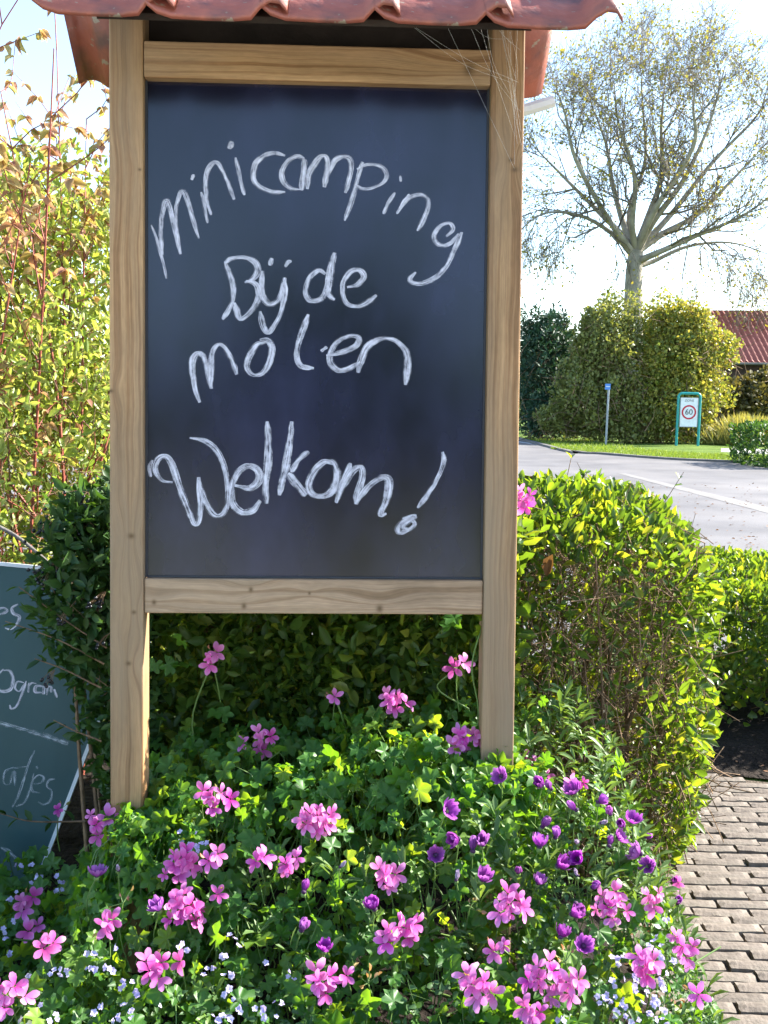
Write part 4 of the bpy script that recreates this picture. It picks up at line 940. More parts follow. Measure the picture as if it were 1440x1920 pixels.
# pale branches crossing
def leafy_shrub(name, label, loc, cs, rs, n, sz, mat, seed, ntw=900, nparts=300, tw=MT['twig'], tmpl=None, lo=.5, lum=.2, lf=2.0, tlen=(.15, .35), trad=(.0012, .003), cat='shrub', nst=4):
    loc = np.array(loc, float); root = empty(name, loc); tag(root, label, cat)
    P, Nn = blob_points(n, cs, rs, seed, lo, lum, lf)
    D = norm(Nn * .4 + np.array([0, 0, .35]) + randdir(n) * .8); R = frames(D, Nn * .4 + np.array([0, 0, .4]) + randdir(n) * .8)
    leaf_parts(root, loc, tmpl or [LEAF, LEAF2], P, R, sz * rng.uniform(.65, 1.25, n), mat, None, nparts)
    if ntw:
        Pt, Nt = blob_points(ntw, cs, rs, seed + 9, .2, lum, lf); Dt = norm(Nt * .5 + np.array([0, 0, .5]) + randdir(ntw) * .7); Ln = rng.uniform(*tlen, ntw)
        pol = twig_polys(Pt - loc - Dt * Ln[:, None], Dt, Ln, rng.uniform(*trad, ntw))
        for c_, r_ in zip(np.array(cs, float), np.array(rs, float)):
            for k in range(nst):
                t_ = c_ + np.array([rng.normal(0, .4), rng.normal(0, .4), rng.uniform(-.1, .7)]) * r_; b_ = np.array([c_[0] * .7 + loc[0] * .3 + rng.normal(0, .2) * r_[0], c_[1] * .7 + loc[1] * .3 + rng.normal(0, .2) * r_[1], 0]); pol.append((catmull([b_ - loc, (b_ * .4 + t_ * .6) - loc + rng.normal(0, .05, 3) * r_, t_ - loc], 4), np.linspace(trad[1] * 3, trad[1] * .6, 9)))
        V, F = tubes(pol, 3); stuff_part('twigs', V, F, tw, root)
    return root, loc
leafy_shrub('lime_shrub', 'dense yellow green sunlit shrub behind the red stemmed one', (-1.7, 4.5, 0), [(-1.12, 3.35, 1.35), (-1.75, 3.45, 1.5), (-1.25, 3.9, 2.05), (-1.9, 4.0, 2.2), (-1.7, 4.5, 1.1), (-2.4, 4.5, 1.3), (-1.1, 4.3, 1.0), (-1.9, 4.6, 2.1), (-1.25, 4.4, 1.95)], [(.46, .26, .60), (.5, .28, .72), (.5, .28, .5), (.5, .3, .5), (.8, .6, 1.0), (.7, .5, 1.0), (.65, .5, .85), (.75, .5, .75), (.5, .4, .6)], 56000, .040, MT['lime'], 41, 1600)
# privet with black berries in front of the green board
P_cs = [(-.82, 2.74, 1.06), (-.76, 2.76, .80), (-.74, 2.80, 1.16), (-.72, 2.76, .55)]
P_rs = [(.15, .12, .26), (.11, .10, .30), (.17, .14, .20), (.07, .08, .25)]
bro, bloc = leafy_shrub('berry_shrub', 'dark green privet shrub with black berries beside the left post', (-.82, 2.78, 0), P_cs, P_rs, 3600, .048, MT['privet_dark'], 55, 160, 300, lo=.3, tlen=(.05, .12), nst=2)
def berry_cluster(px, py, Y, n, rpx):
    c = at_y(px, py, Y); pol = []; top = c + np.array([.02, .02, .03])
    bp = [c + np.array([rng.normal(0, 1), rng.normal(0, .6), rng.normal(0, .6)]) * rpx * Y / FPX for _ in range(n)]
    for p in bp: pol.append((np.array([top, (top + p) / 2 + [0, 0, .006], p]) - bloc, .0009))
    V, F = tubes(pol, 3); cl = mobj('berry_cluster', V, F, MT['twig'], bro)
    me = mesh_data('berry', *ball(.0052, 7, 5), MT['berry'])
    for p in bp: inst('berry', me, cl, mat4(np.eye(3), rng.uniform(.85, 1.15), p - bloc))
berry_cluster(85, 1078, 2.66, 20, 17); berry_cluster(105, 990, 2.72, 18, 26); berry_cluster(80, 1000, 2.72, 8, 14); berry_cluster(182, 1132, 2.62, 12, 10); berry_cluster(112, 1166, 2.62, 6, 8); berry_cluster(85, 1280, 2.6, 8, 10); berry_cluster(150, 945, 2.7, 9, 14); berry_cluster(190, 1210, 2.62, 7, 9)
for pts, nl in (([(200, 1215), (125, 1165), (35, 1100)], 13), ([(195, 1245), (110, 1200), (10, 1165)], 16), ([(190, 1290), (120, 1255), (65, 1235)], 12), ([(160, 1540), (60, 1540), (0, 1525)], 10), ([(190, 1390), (140, 1370), (100, 1350)], 8)):
    W = [at_y(px, py, 2.64) - bloc for px, py in pts]; pl, P, R, S = shoot_polys_and_leaves(W, .003, nl, .042); V, F = tubes([pl], 4); sh = mobj('shoot', V, F, MT['twig'], bro)
    me = mesh_data('leaf', LEAF[0], LEAF[1], MT['privet_dark'])
    for k in range(len(P)): inst('leaf', me, sh, mat4(R[k], S[k], P[k]))
W = [at_y(px, py, 2.95) - bloc for px, py in ((-30, 975), (30, 1005), (95, 1058), (130, 1085))]
V, F = tubes([(catmull(W, 5), np.linspace(.007, .004, 16))], 6); mobj('branch', V, F, MT['greytwig'], bro)

# ------------------------------------------------------------------ flower bed canopy
def canopy(x, y):
    x = np.asarray(x, float); y = np.asarray(y, float)
    h = .27 + .40 * sstep(1.7, 2.62, y) + .06 * sstep(-.3, .35, x)
    h = h * (1 - .6 * sstep(-.62, -.86, x) * sstep(1.85, 2.25, y))
    P = np.stack([x, y, x * 0], -1)
    h = h - .05 * np.exp(-((x - .34) / .16) ** 2 - ((y - 2.5) / .2) ** 2) - .06 * np.exp(-((x + .6) / .2) ** 2 - ((y - 2.45) / .2) ** 2)
    h = h * (1 - .06 * lumps(P, 7, 77)) * sstep(.92, .56, x)
    return h
def on_canopy(px, py, lift_=0.0, ymax=2.72):
    d_ = ray(px, py); d_ = d_ / d_[1]
    ys = np.linspace(1.2, ymax, 400); pts = CAM + ys[:, None] * d_
    hit = pts[:, 2] < canopy(pts[:, 0], pts[:, 1]) + lift_
    return pts[np.argmax(hit)] if hit.any() else pts[-1]
def canopy_normal(x, y):
    e = .03; gx = (canopy(x + e, y) - canopy(x - e, y)) / (2 * e); gy = (canopy(x, y + e) - canopy(x, y - e)) / (2 * e)
    return norm(np.stack([-gx, -gy, np.ones_like(np.asarray(x, float))], -1))
TOCAM = lambda p: norm(CAM - p)

plants = {}
def new_plant(key, name, label, loc, group):
    o = empty(name, loc); tag(o, label, 'plant', group); plants[key] = (o, np.array(loc, float), name)
G_ = 'plants in the flower bed'
new_plant('g1', 'geranium_plant', 'pink trailing geranium at the lower left corner below the green board', (-.72, 1.95, 0), G_)
new_plant('g2', 'geranium_plant', 'pink trailing geranium at the foot of the left post', (-.55, 2.42, 0), G_)
new_plant('g3', 'geranium_plant', 'pink trailing geranium in the middle under the chalkboard', (-.12, 2.42, 0), G_)
new_plant('g4', 'geranium_plant', 'pink trailing geranium climbing against the foot of the right post', (.28, 2.52, 0), G_)
new_plant('g5', 'geranium_plant', 'pink trailing geranium at the bottom centre of the flower bed', (-.05, 1.95, 0), G_)
new_plant('g6', 'geranium_plant', 'pink trailing geranium spilling onto the brick path at the lower right', (.45, 2.15, 0), G_)
new_plant('d1', 'daisy_plant', 'purple daisy bush with grey green leaves at the right end of the bed', (.55, 2.5, 0), G_)
new_plant('d2', 'daisy_plant', 'smaller clump of dark purple daisies left of the big purple bush', (.22, 2.2, 0), G_)
new_plant('d3', 'daisy_plant', 'few purple daisies low in the middle of the geraniums', (-.20, 2.12, 0), G_)
new_plant('b1', 'trailing_plant', 'tiny leaved trailing plant with lilac white flowers at the bottom left', (-.5, 1.8, 0), G_)
new_plant('b2', 'trailing_plant', 'tiny leaved trailing plant with lilac white flowers at the bottom right by the bricks', (.52, 2.02, 0), G_)
def nearest(p, keys):
    return min(keys, key=lambda k: (p[0] - plants[k][1][0]) ** 2 + (p[1] - plants[k][1][1]) ** 2)
GK = ['g1', 'g2', 'g3', 'g4', 'g5', 'g6']; DK = ['d1', 'd2', 'd3']

# geranium leaves, each on a stalk, spread through the canopy
gme = [mesh_data('leaf', t[0], t[1], MT['ger']) for t in GER]
N_ = 5600
x = rng.uniform(-1.15, .82, N_); y = rng.uniform(1.35, 2.78, N_)
x[-300:] = rng.uniform(-.74, -.46, 300); y[-300:] = rng.uniform(2.30, 2.50, 300); x[-500:-300] = rng.uniform(.18, .42, 200); y[-500:-300] = rng.uniform(2.36, 2.52, 200); Hh = canopy(x, y)
zone_d = sstep(.28, .5, x) * sstep(2.0, 2.25, y) * .85                       # daisy zone on the right
zone_b = sstep(1.95, 1.75, y) * .75 * sstep(.15, -.1, x) + sstep(2.1, 1.9, y) * sstep(.35, .5, x) * .7
keep = (rng.random(N_) > zone_d) & (rng.random(N_) > zone_b) & (Hh > .1)
x, y, Hh = x[keep], y[keep], Hh[keep]; dep = rng.random(len(x)) ** 1.6 * .20
P = np.stack([x, y, Hh - dep + rng.normal(0, .012, len(x))], -1)
Nn = canopy_normal(x, y); Nn = norm(Nn + np.array([0, -.35, .1]) + randdir(len(x)) * .8)
D = norm(randdir(len(x)) + np.array([0, -.4, 0])); R = frames(D, Nn); S = rng.choice([1, .72], len(x), p=[.6, .4]) * rng.uniform(.040, .070, len(x))
cnt = {k: 0 for k in plants}; stalks = {k: [] for k in plants}; over = {k: [] for k in plants}
order = np.argsort(dep)
for i in order:
    k = nearest(P[i], GK); root, loc, _ = plants[k]
    p = P[i] - R[i][:, 1] * S[i] * .25
    if cnt[k] < 290: inst('leaf', gme[i % 3], root, mat4(R[i], S[i], p - loc)); cnt[k] += 1
    else: over[k].append(i)
    if dep[i] < .1:
        e_ = p - loc + np.array([rng.normal(0, .03), rng.normal(.01, .03), -rng.uniform(.06, .14)])
        stalks[k].append((np.array([e_, (e_ + p - loc) / 2 + rng.normal(0, .008, 3), p - loc + R[i][:, 1] * S[i] * .2]), np.array([.0018, .0014, .001])))
# leaves climbing up in front of the hedge and along the long stem at the right post
climb = [(905, 1165), (880, 1185), (920, 1265), (935, 1340), (890, 1345), (900, 1180), (640, 1345), (600, 1360), (655, 1385), (310, 1240), (330, 1230), (430, 1330), (560, 1380), (690, 1370), (800, 1300), (830, 1400), (860, 1350), (770, 1370), (480, 1440), (430, 1420), (350, 1380), (590, 1310), (520, 1345), (940, 1370), (915, 1390), (380, 1340), (720, 1400)]
for (px, py) in climb:
    for r_ in range(2):
        p = at_y(px + rng.normal(0, 12), py + rng.normal(0, 12), 2.52 if px > 880 and py < 1360 else 2.69); k = nearest(p, GK); root, loc, _ = plants[k]
        Rl = frames(randdir(1), TOCAM(p)[None] * .6 + np.array([[.3, 0, .6]]) + randdir(1) * .5)[0]
        if cnt[k] < 300: inst('leaf', gme[rng.integers(3)], root, mat4(Rl, rng.uniform(.045, .065), p - loc)); cnt[k] += 1
for pts in ([(890, 1420), (897, 1330), (885, 1250), (905, 1170)], [(400, 1480), (360, 1360), (395, 1245)], [(720, 1450), (700, 1390), (737, 1320)], [(640, 1440), (650, 1380), (630, 1310)], [(880, 1330), (820, 1290), (855, 1255)]):
    W = [at_y(px, py, 2.53 if pts[0][0] == 890 else 2.70) for px, py in pts]; k = nearest(W[0], GK); stalks[k].append((catmull(W, 5) - plants[k][1], .0025))
for k in GK:
    root, loc, _ = plants[k]
    if over[k]:
        q = np.array(over[k]); Vs = []; Fs = []; b = 0
        for m_ in range(3):
            s_ = q[q % 3 == m_]
            if len(s_): V, F = scatter(*GER[m_], P[s_] - loc, R[s_], S[s_]); Vs.append(V); Fs.append(F + b); b += len(V)
        stuff_part('leaf_mass', np.vstack(Vs), np.vstack(Fs), MT['ger'], root)
    # woody lower stems
    for j in range(26):
        b = np.array([rng.normal(0, .05), rng.normal(0, .05), .05]); t = np.array([rng.normal(0, .18), rng.normal(0, .15), rng.uniform(.12, .3)]); stalks[k].append((catmull([b, (b + t) / 2 + [0, 0, .04], t], 4), np.linspace(.005, .0025, 9)))
    V, F = tubes(stalks[k], 4); stuff_part('stems', V, F, MT['stem'], root)

# daisy leaves: tufts of narrow leaves round upright stems
dme = [mesh_data('leaf', t[0], t[1], MT['daisyleaf']) for t in (LEAF_NARROW, leaf_template(.24, .2, .1, (0, .35, .75, 1), (0, .55, 1, 0)))]
dst = {k: [] for k in DK}
for it in range(120):
    if it < 84: x_ = rng.uniform(.30, .80); y_ = rng.uniform(2.12, 2.78); k = 'd1' if x_ > .38 else 'd2'
    elif it < 102: x_ = rng.normal(.2, .1); y_ = rng.normal(2.25, .12); k = 'd2'
    else: x_ = rng.normal(-.18, .11); y_ = rng.normal(2.12, .09); k = 'd3'
    h_ = float(canopy(x_, y_)) + rng.uniform(-.04, .035); root, loc, _ = plants[k]
    top = np.array([x_, y_, h_]); b = top + np.array([rng.normal(0, .03), rng.normal(.02, .03), -.16]); dst[k].append((catmull([b, (b + top) / 2 + rng.normal(0, .008, 3), top], 3) - loc, .002))
    for j in range(13):
        u = rng.random() ** .7; p = b + (top - b) * (.25 + .75 * u); d_ = norm(np.array([rng.normal(), rng.normal(), .35 + .9 * u])); R_ = frames(d_[None], np.array([[0, 0, 1.]]) + randdir(1) * .35)[0]
        if cnt[k] < 300: inst('leaf', dme[j % 2], root, mat4(R_, rng.uniform(.036, .062), p - loc)); cnt[k] += 1
        else: over[k].append((R_, rng.uniform(.036, .062), p - loc))
for k in DK:
    root, loc, _ = plants[k]
    if over[k]:
        V, F = scatter(*LEAF_NARROW, np.array([o_[2] for o_ in over[k]]), np.array([o_[0] for o_ in over[k]]), np.array([o_[1] for o_ in over[k]])); stuff_part('leaf_mass', V, F, MT['daisyleaf'], root)

# tiny trailing plant: leaf mass and stems
for key, n, xr_, yr_ in (('b1', 5200, (-1.1, .2), (1.4, 2.15)), ('b2', 2600, (.3, .82), (1.75, 2.4))):
    root, loc, _ = plants[key]; x = rng.uniform(*xr_, n); y = rng.uniform(*yr_, n); h = canopy(x, y)
    wgt = sstep(yr_[1], yr_[1] - .3, y) * (h > .06); kk = rng.random(n) < wgt; x, y, h = x[kk], y[kk], h[kk]
    P2 = np.stack([x, y, h + .005 - rng.random(len(x)) ** 1.5 * .12 + .02 * lumps(np.stack([x, y, x * 0], -1), 14, 5)], -1)
    R2 = frames(randdir(len(x)), canopy_normal(x, y) + np.array([0, -.4, 0]) + randdir(len(x)) * .6); V, F = scatter(*LEAF_BROAD, P2 - loc, R2, rng.uniform(.012, .021, len(x))); stuff_part('leaf_mass', V, F, MT['bacleaf'], root)
    pol = twig_polys(P2[:160] - loc - [0, 0, .04], norm(randdir(160) + [0, 0, .8]), rng.uniform(.05, .1, 160), .0009); V, F = tubes(pol, 3); stuff_part('stems', V, F, MT['stem'], root)

# ---- flowers
fl_me = [mesh_data('flower', *ger_flower(s), MT['pink']) for s in range(14)]
bud_me = mesh_data('bud', *leaf_template(.5, .6, .1), MT['bud'])
def flower_head(px, py, n, rpx=26, spent=2, Y=None, plant=None):
    c = at_y(px, py, Y) if Y else on_canopy(px, py, .05)
    k = plant or nearest(c, GK); root, loc, _ = plants[k]
    tc_ = TOCAM(c); rt_ = norm(np.cross(np.array([0, 0, 1.]), tc_)) * -1; upv = np.cross(rt_, -tc_) ; upv = upv if upv[2] > 0 else -upv
    depth_ = np.dot(c - CAM, fw); rr = rpx * depth_ / FPX
    hub = c - tc_ * .018 - upv * .004
    base = hub + np.array([rng.normal(0, .015), .02, -.13])
    pol = [(catmull([base, (base + hub) / 2 + rng.normal(0, .006, 3), hub], 4) - loc, np.linspace(.0019, .0015, 9))]
    fls = []
    for i in range(n):
        a = 2.399 * i + rng.uniform(-.3, .3); q = rr * math.sqrt((i + .35) / max(n, 1)) if n > 1 else 0
        p = c + rt_ * q * math.cos(a) + upv * q * math.sin(a) * .85 + tc_ * (.012 - .6 * q * q / max(rr, .01) * .6) + rng.normal(0, .002, 3)
        nrm = norm(tc_ * .8 + (rt_ * math.cos(a) + upv * math.sin(a)) * (.5 if n > 1 else .1) + randdir(1)[0] * .5 + np.array([0, 0, .15]))
        tilt = norm(upv + rt_ * rng.normal(0, .35)); fls.append((frames(tilt[None], nrm[None])[0], rng.choice([rng.uniform(.85, 1.1), rng.uniform(.55, .85)], p=[.72, .28]), p - loc)); pol.append((np.array([hub, (hub + p) / 2 + tc_ * .003, p]) - loc, .0009))
    bds = []
    for i in range(spent):
        d_ = norm(randdir(1)[0] + upv * .6); p = hub + d_ * rng.uniform(.012, .03); pol.append((np.array([hub, p]) - loc, .0009)); bds.append((frames(d_[None], randdir(1))[0], rng.uniform(.010, .018), p - loc))
    V, F = tubes(pol, 4); fh = mobj('flower_head', V, F, MT['stem'], root)
    for j, (R_, s_, p) in enumerate(fls): inst('flower', fl_me[rng.integers(14)], fh, mat4(R_, s_, p))
    for R_, s_, p in bds: inst('bud', bud_me, fh, mat4(R_, s_, p))
HEADS = [(397, 1232, 3, 22, 3, 2.66), (857, 1250, 2, 16, 1, 2.66), (628, 1308, 1, 8, 7, 2.66), (738, 1313, 5, 22, 0, 2.66), (495, 1390, 4, 24, 3, 2.62), (456, 1392, 1, 4, 0, 2.62), (876, 1387, 6, 26, 2, 2.5),
 (402, 1495, 5, 30, 4, None), (190, 1546, 5, 34, 4, None), (593, 1537, 10, 28, 5, None), (335, 1622, 7, 32, 2, None), (398, 1612, 2, 16, 2, None), (345, 1705, 8, 36, 2, None), (408, 1678, 1, 4, 1, None), (488, 1614, 2, 14, 4, None), (545, 1618, 3, 20, 3, None),
 (728, 1643, 4, 22, 2, None), (205, 1735, 2, 12, 5, None), (48, 1690, 3, 24, 1, None), (60, 1745, 2, 16, 2, None), (88, 1775, 2, 14, 3, None), (15, 1865, 6, 36, 1, None), (290, 1815, 4, 24, 2, None), (340, 1802, 1, 4, 1, None), (608, 1842, 4, 26, 0, None), (650, 1828, 1, 6, 1, None),
 (735, 1748, 3, 22, 1, None), (765, 1742, 3, 20, 0, None), (962, 1695, 6, 30, 3, None), (1148, 1702, 7, 34, 2, None), (935, 1785, 2, 18, 3, None), (893, 1848, 5, 32, 4, None), (1020, 1832, 8, 38, 3, None), (1078, 1848, 3, 24, 1, None), (1003, 1905, 4, 26, 0, None),
 (1000, 1442, 5, 26, 1, 2.6), (1082, 1468, 2, 16, 1, None), (1215, 1812, 4, 24, 1, None), (1225, 1682, 3, 22, 1, None), (1285, 1775, 4, 26, 1, None), (1308, 1868, 1, 8, 1, None), (110, 1518, 1, 4, 2, None), (690, 1840, 0, 0, 7, None), (880, 1700, 0, 0, 8, None), (255, 1500, 0, 0, 7, 2.5), (230, 1690, 0, 0, 5, None), (1060, 1800, 0, 0, 6, None), (1275, 1655, 1, 4, 0, None)]
for h in HEADS: flower_head(h[0], h[1], h[2], h[3], h[4], h[5])
# a pink geranium head showing over the hedge right beside the right post
new_plant('gx', 'geranium_plant', 'single pink geranium head peeping over the hedge right of the right post', tuple(at_y(985, 1000, 2.8)[:2]) + (0,), G_)
flower_head(984, 935, 4, 22, 1, 2.84, 'gx')

dflow = [mesh_data('flower', *daisy_flower(s, o_), MT['purple']) for s, o_ in ((0, .85), (1, 1.0), (2, .7), (3, 1.1), (4, .4))]
dfade = [mesh_data('flower', *daisy_flower(9, 1.25, 18), MT['faded'])]
disc = mesh_data('flower_disc', *ball(.0065, 8, 5, .7), MT['disc'])
calyx = mesh_data('calyx', *ball(.0068, 8, 5, 1.1), MT['stem'])
def daisy(px, py, faded=False, sc=1.0):
    c = on_canopy(px, py, .065); k = nearest(c, DK); root, loc, _ = plants[k]
    ax = norm(np.array([rng.normal(.15, .3), rng.normal(-.35, .3), 1.0])); Rl = frames(randdir(1), ax[None])[0]
    b = c - ax * .02 + np.array([rng.normal(0, .015), .02, -.11]); s_ = sc * rng.uniform(.8, 1.1) * (.75 if faded else 1)
    base = c - ax * .012
    V, F = tubes([(catmull([b, (b + base) / 2 + rng.normal(0, .005, 3), base], 4) - loc, .0015)], 4); stx = mobj('flower_stalk', V, F, MT['stem'], root)
    me = dfade[0] if faded else dflow[rng.integers(5)]
    m4 = mat4(Rl, s_, base - loc)
    inst('flower', me, stx, m4); inst('flower_disc', disc, stx, mat4(Rl, s_, base + ax * .004 - loc)); inst('calyx', calyx, stx, mat4(Rl, s_, base - ax * .003 - loc))
for q in [(820, 1600), (857, 1568), (888, 1592), (907, 1578), (908, 1645), (972, 1630), (1010, 1652), (1046, 1620), (1087, 1607), (1020, 1545), (1013, 1582), (1042, 1565), (1080, 1513), (1077, 1482), (1120, 1498), (1145, 1522), (1165, 1540), (1190, 1535), (1160, 1565), (1145, 1582), (1213, 1563), (1205, 1598), (1222, 1620), (1265, 1648), (1270, 1690), (1115, 1662), (1080, 1690), (1073, 1708), (703, 1702), (568, 1740), (605, 1775), (570, 1668), (182, 1636), (295, 1700), (1050, 1752), (1097, 1770), (940, 1450), (1015, 1466), (1036, 1474), (835, 1510)]: daisy(*q)
for q in [(1083, 1573), (1130, 1540), (640, 1620), (855, 1645), (225, 1627), (1085, 1635)]: daisy(*q, True)

sme = [mesh_data('flower', *small_flower(s), MT['lilac']) for s in range(4)]
def tiny(px, py):
    c = on_canopy(px, py, .018); k = 'b1' if px < 800 else 'b2'; root, loc, _ = plants[k]
    ax = norm(TOCAM(c) * .7 + np.array([0, 0, .4]) + randdir(1)[0] * .5); inst('flower', sme[rng.integers(4)], root, mat4(frames(randdir(1), ax[None])[0], rng.uniform(.75, 1.25), c - loc))
CL = [(105, 1825, 4, 12), (130, 1828, 4, 10), (165, 1815, 2, 6), (180, 1818, 2, 6), (205, 1820, 3, 8), (240, 1848, 5, 14), (255, 1862, 3, 8), (400, 1825, 5, 14), (437, 1828, 4, 10), (430, 1862, 6, 16), (440, 1900, 8, 22), (415, 1905, 3, 10), (185, 1885, 3, 8), (175, 1900, 2, 6), (225, 1900, 7, 20), (300, 1890, 1, 4), (340, 1775, 2, 8), (435, 1765, 3, 14), (425, 1795, 3, 8), (545, 1830, 3, 8), (500, 1805, 1, 3), (360, 1585, 10, 22), (355, 1610, 3, 14), (70, 1640, 4, 20), (105, 1670, 4, 14), (25, 1680, 3, 12), (20, 1730, 4, 16), (20, 1790, 4, 14), (60, 1835, 3, 14), (10, 1760, 3, 12), (110, 1650, 3, 12), (60, 1900, 5, 24), (100, 1910, 4, 20), (500, 1900, 6, 18), (520, 1880, 3, 10), (355, 1780, 2, 6), (215, 1780, 2, 6), (170, 1790, 2, 6), (35, 1625, 3, 10), (60, 1620, 2, 8),
      (1135, 1880, 8, 20), (1170, 1900, 9, 26), (1215, 1870, 10, 26), (1230, 1900, 8, 24), (1195, 1845, 5, 18), (1250, 1840, 5, 20), (1150, 1850, 4, 14), (1240, 1770, 6, 22), (1255, 1800, 5, 18), (1160, 1800, 4, 16), (1240, 1730, 4, 14), (1060, 1915, 3, 12)]
for (px, py, n, sp_) in CL:
    for j in range(n): tiny(px + rng.normal(0, sp_ * .55), py + rng.normal(0, sp_ * .5))

# ------------------------------------------------------------------ background: signs, shrubs, tree, house
def text_mesh(txt, size, mat, name):
    cu = bpy.data.curves.new(name, 'FONT'); cu.body = txt; cu.size = size; cu.align_x = 'CENTER'; cu.align_y = 'CENTER'; cu.extrude = 0.002
    ob = bpy.data.objects.new(name, cu); col.objects.link(ob); dg = bpy.context.evaluated_depsgraph_get()
    me = bpy.data.meshes.new_from_object(ob.evaluated_get(dg)); bpy.data.objects.remove(ob); bpy.data.curves.remove(cu)
    me.name = name; me.materials.clear(); me.materials.append(mat); return me
b = ground(1288, 836); Yz = b[1]; pxm = np.linalg.norm(at_y(1289, 780, Yz) - at_y(1288, 780, Yz))
zs = empty('speed_zone_sign', b); tag(zs, 'white 60 zone speed sign in a teal tubular frame on the verge', 'sign')
zs.rotation_euler = (0, math.radians(.4), math.radians(-5))
hw = 20 * pxm; ht = 98 * pxm; cr = 7 * pxm
arc = [(-hw, 0, 0), (-hw, 0, ht - cr)] + [(-hw + cr - cr * math.cos(a), 0, ht - cr + cr * math.sin(a)) for a in np.linspace(.3, math.pi / 2, 5)] + [(hw - cr + cr * math.sin(a), 0, ht - cr + cr * math.cos(a)) for a in np.linspace(0, math.pi / 2 - .3, 5)] + [(hw, 0, ht - cr), (hw, 0, 0)]
V, F = tubes([(np.array(arc), 2.6 * pxm)], 8); mobj('frame', V, F, MT['teal'], zs)
pw_, p0, p1 = 16.0 * pxm, 36 * pxm, 90 * pxm
V, F = box(-pw_, pw_, -.03, -.005, p0, p1); pn = mobj('panel', V, F, MT['signwhite'], zs, False)
for (x0, x1, z0, z1) in ((-pw_ - .012, -pw_ + .006, p0, p1), (pw_ - .006, pw_ + .012, p0, p1), (-pw_ + .0065, pw_ - .0065, p0 - .012, p0 + .006), (-pw_ + .0065, pw_ - .0065, p1 - .006, p1 + .012)):
    V, F = box(x0, x1, -.038, -.002, z0, z1); mobj('panel_edge', V, F, MT['galv'], pn, False)
zc_ = (p0 + p1) / 2 + 0 * pxm; ro, ri = 13.4 * pxm, 10.4 * pxm; n = 48; V = []; F = []
for i in range(n):
    a = 2 * math.pi * i / n
    for rr_, yy in ((ro, -.034), (ri, -.034), (ro, -.029), (ri, -.029)): V.append((rr_ * math.cos(a), yy, zc_ + rr_ * math.sin(a)))
for i in range(n):
    a = i * 4; c_ = ((i + 1) % n) * 4; F += [(a, a + 1, c_ + 1, c_), (a + 2, a, c_, c_ + 2), (a + 1, a + 3, c_ + 3, c_ + 1)]
mobj('red_ring', V, F, MT['signred'], pn, False)
o = inst('number', text_mesh('60', 14.5 * pxm, MT['signblack'], 'number'), pn); o.location = (0, -.035, zc_); o.rotation_euler = (math.pi / 2, 0, 0)
o = inst('lettering', text_mesh('ZONE', 6.5 * pxm, MT['signgrey'], 'lettering'), pn); o.location = (0, -.035, p1 - 5.5 * pxm); o.rotation_euler = (math.pi / 2, 0, 0)
b = ground(1136, 834); Yp = b[1]; pxm = np.linalg.norm(at_y(1289, 780, Yp) - at_y(1288, 780, Yp))
ps = empty('marker_post', b); tag(ps, 'slim grey steel post with a small blue plate on the verge', 'sign post'); ps.rotation_euler = (0, math.radians(.8), 0)
V, F = tubes([(np.array([(0, 0, -.05), (0, 0, 55 * pxm), (0, 0, 113 * pxm)]), 2.1 * pxm)], 8); mobj('pole', V, F, MT['galv'], ps)
V, F = box(-7.5 * pxm, 2.6 * pxm, -.06, -.045, 103 * pxm, 114 * pxm); pl_ = mobj('plate', V, F, MT['signblue'], ps, False)
V, F = box(-6.5 * pxm, 1.6 * pxm, -.064, -.0605, 108 * pxm, 109.5 * pxm); mobj('pale_stripe', V, F, MT['signwhite'], pl_, False)

def far_shrub(name, label, px, Yd, blobs, n, sz, mat, seed, ntw=300, cat='shrub', tmpl=None, lo=.35, lum=.3, lf=1.3, tw=MT['twig'], raged=True):
    """blobs: (px, py, rx px, rz px, dy, ry m)"""
    s = np.linalg.norm(at_y(701, 742, Yd) - at_y(700, 742, Yd)); cs = []; rs = []
    for (bx_, by_, rx, rz, dy, ry) in blobs:
        c = at_y(bx_, by_, Yd); c[1] += dy; cs.append(c); rs.append((rx * s, ry, rz * s))
        for k in range(24 if raged else 0):
            d_ = randdir(1)[0]; d_[1] = -abs(d_[1]) * .6; d_ = norm(d_); f_ = rng.uniform(.1, .34); cs.append(c + d_ * np.array(rs[-1 - k]) * rng.uniform(.8, 1.2)); rs.append((rx * s * f_, ry * f_, rz * s * f_ * 1.2))
    loc = at_y(px, 800, Yd); loc[2] = 0
    return leafy_shrub(name, label, loc, cs, rs, n, sz, mat, seed, ntw, 0, tw, tmpl or [QUAD], lo, lum, lf, (.6, 1.5), (.006, .014), cat, 0)
far_shrub('olive_shrub', 'tall olive green shrub behind the slim marker post', 1120, 36.5, [(1120, 690, 62, 105, 0, 1.2), (1090, 760, 55, 70, -.4, 1.1), (1150, 640, 55, 80, .3, 1.1), (1165, 770, 55, 70, -.5, 1.1)], 24000, .115, MT['bush_olive'], 61, 900)
far_shrub('yellow_shrub', 'big yellow green autumn shrub right behind the 60 zone sign', 1260, 36.8, [(1262, 690, 72, 105, 0, 1.3), (1300, 740, 55, 90, -.3, 1.2), (1230, 760, 60, 75, -.4, 1.2), (1280, 620, 50, 60, .3, 1.0), (1350, 660, 34, 32, .2, .8)], 28000, .115, MT['bush_yellow'], 62, 900)
far_shrub('conifer', 'dark green spreading conifer just right of the right post', 1010, 39, [(1015, 790, 50, 40, -.5, 1.0), (1010, 690, 42, 95, 0, 1.4), (1040, 640, 40, 55, .5, 1.2), (985, 640, 30, 50, .4, 1.0), (1050, 720, 35, 80, .5, 1.1)], 11000, .22, MT['conifer'], 63, 250, 'tree', [leaf_template(.3, .1, .1)])
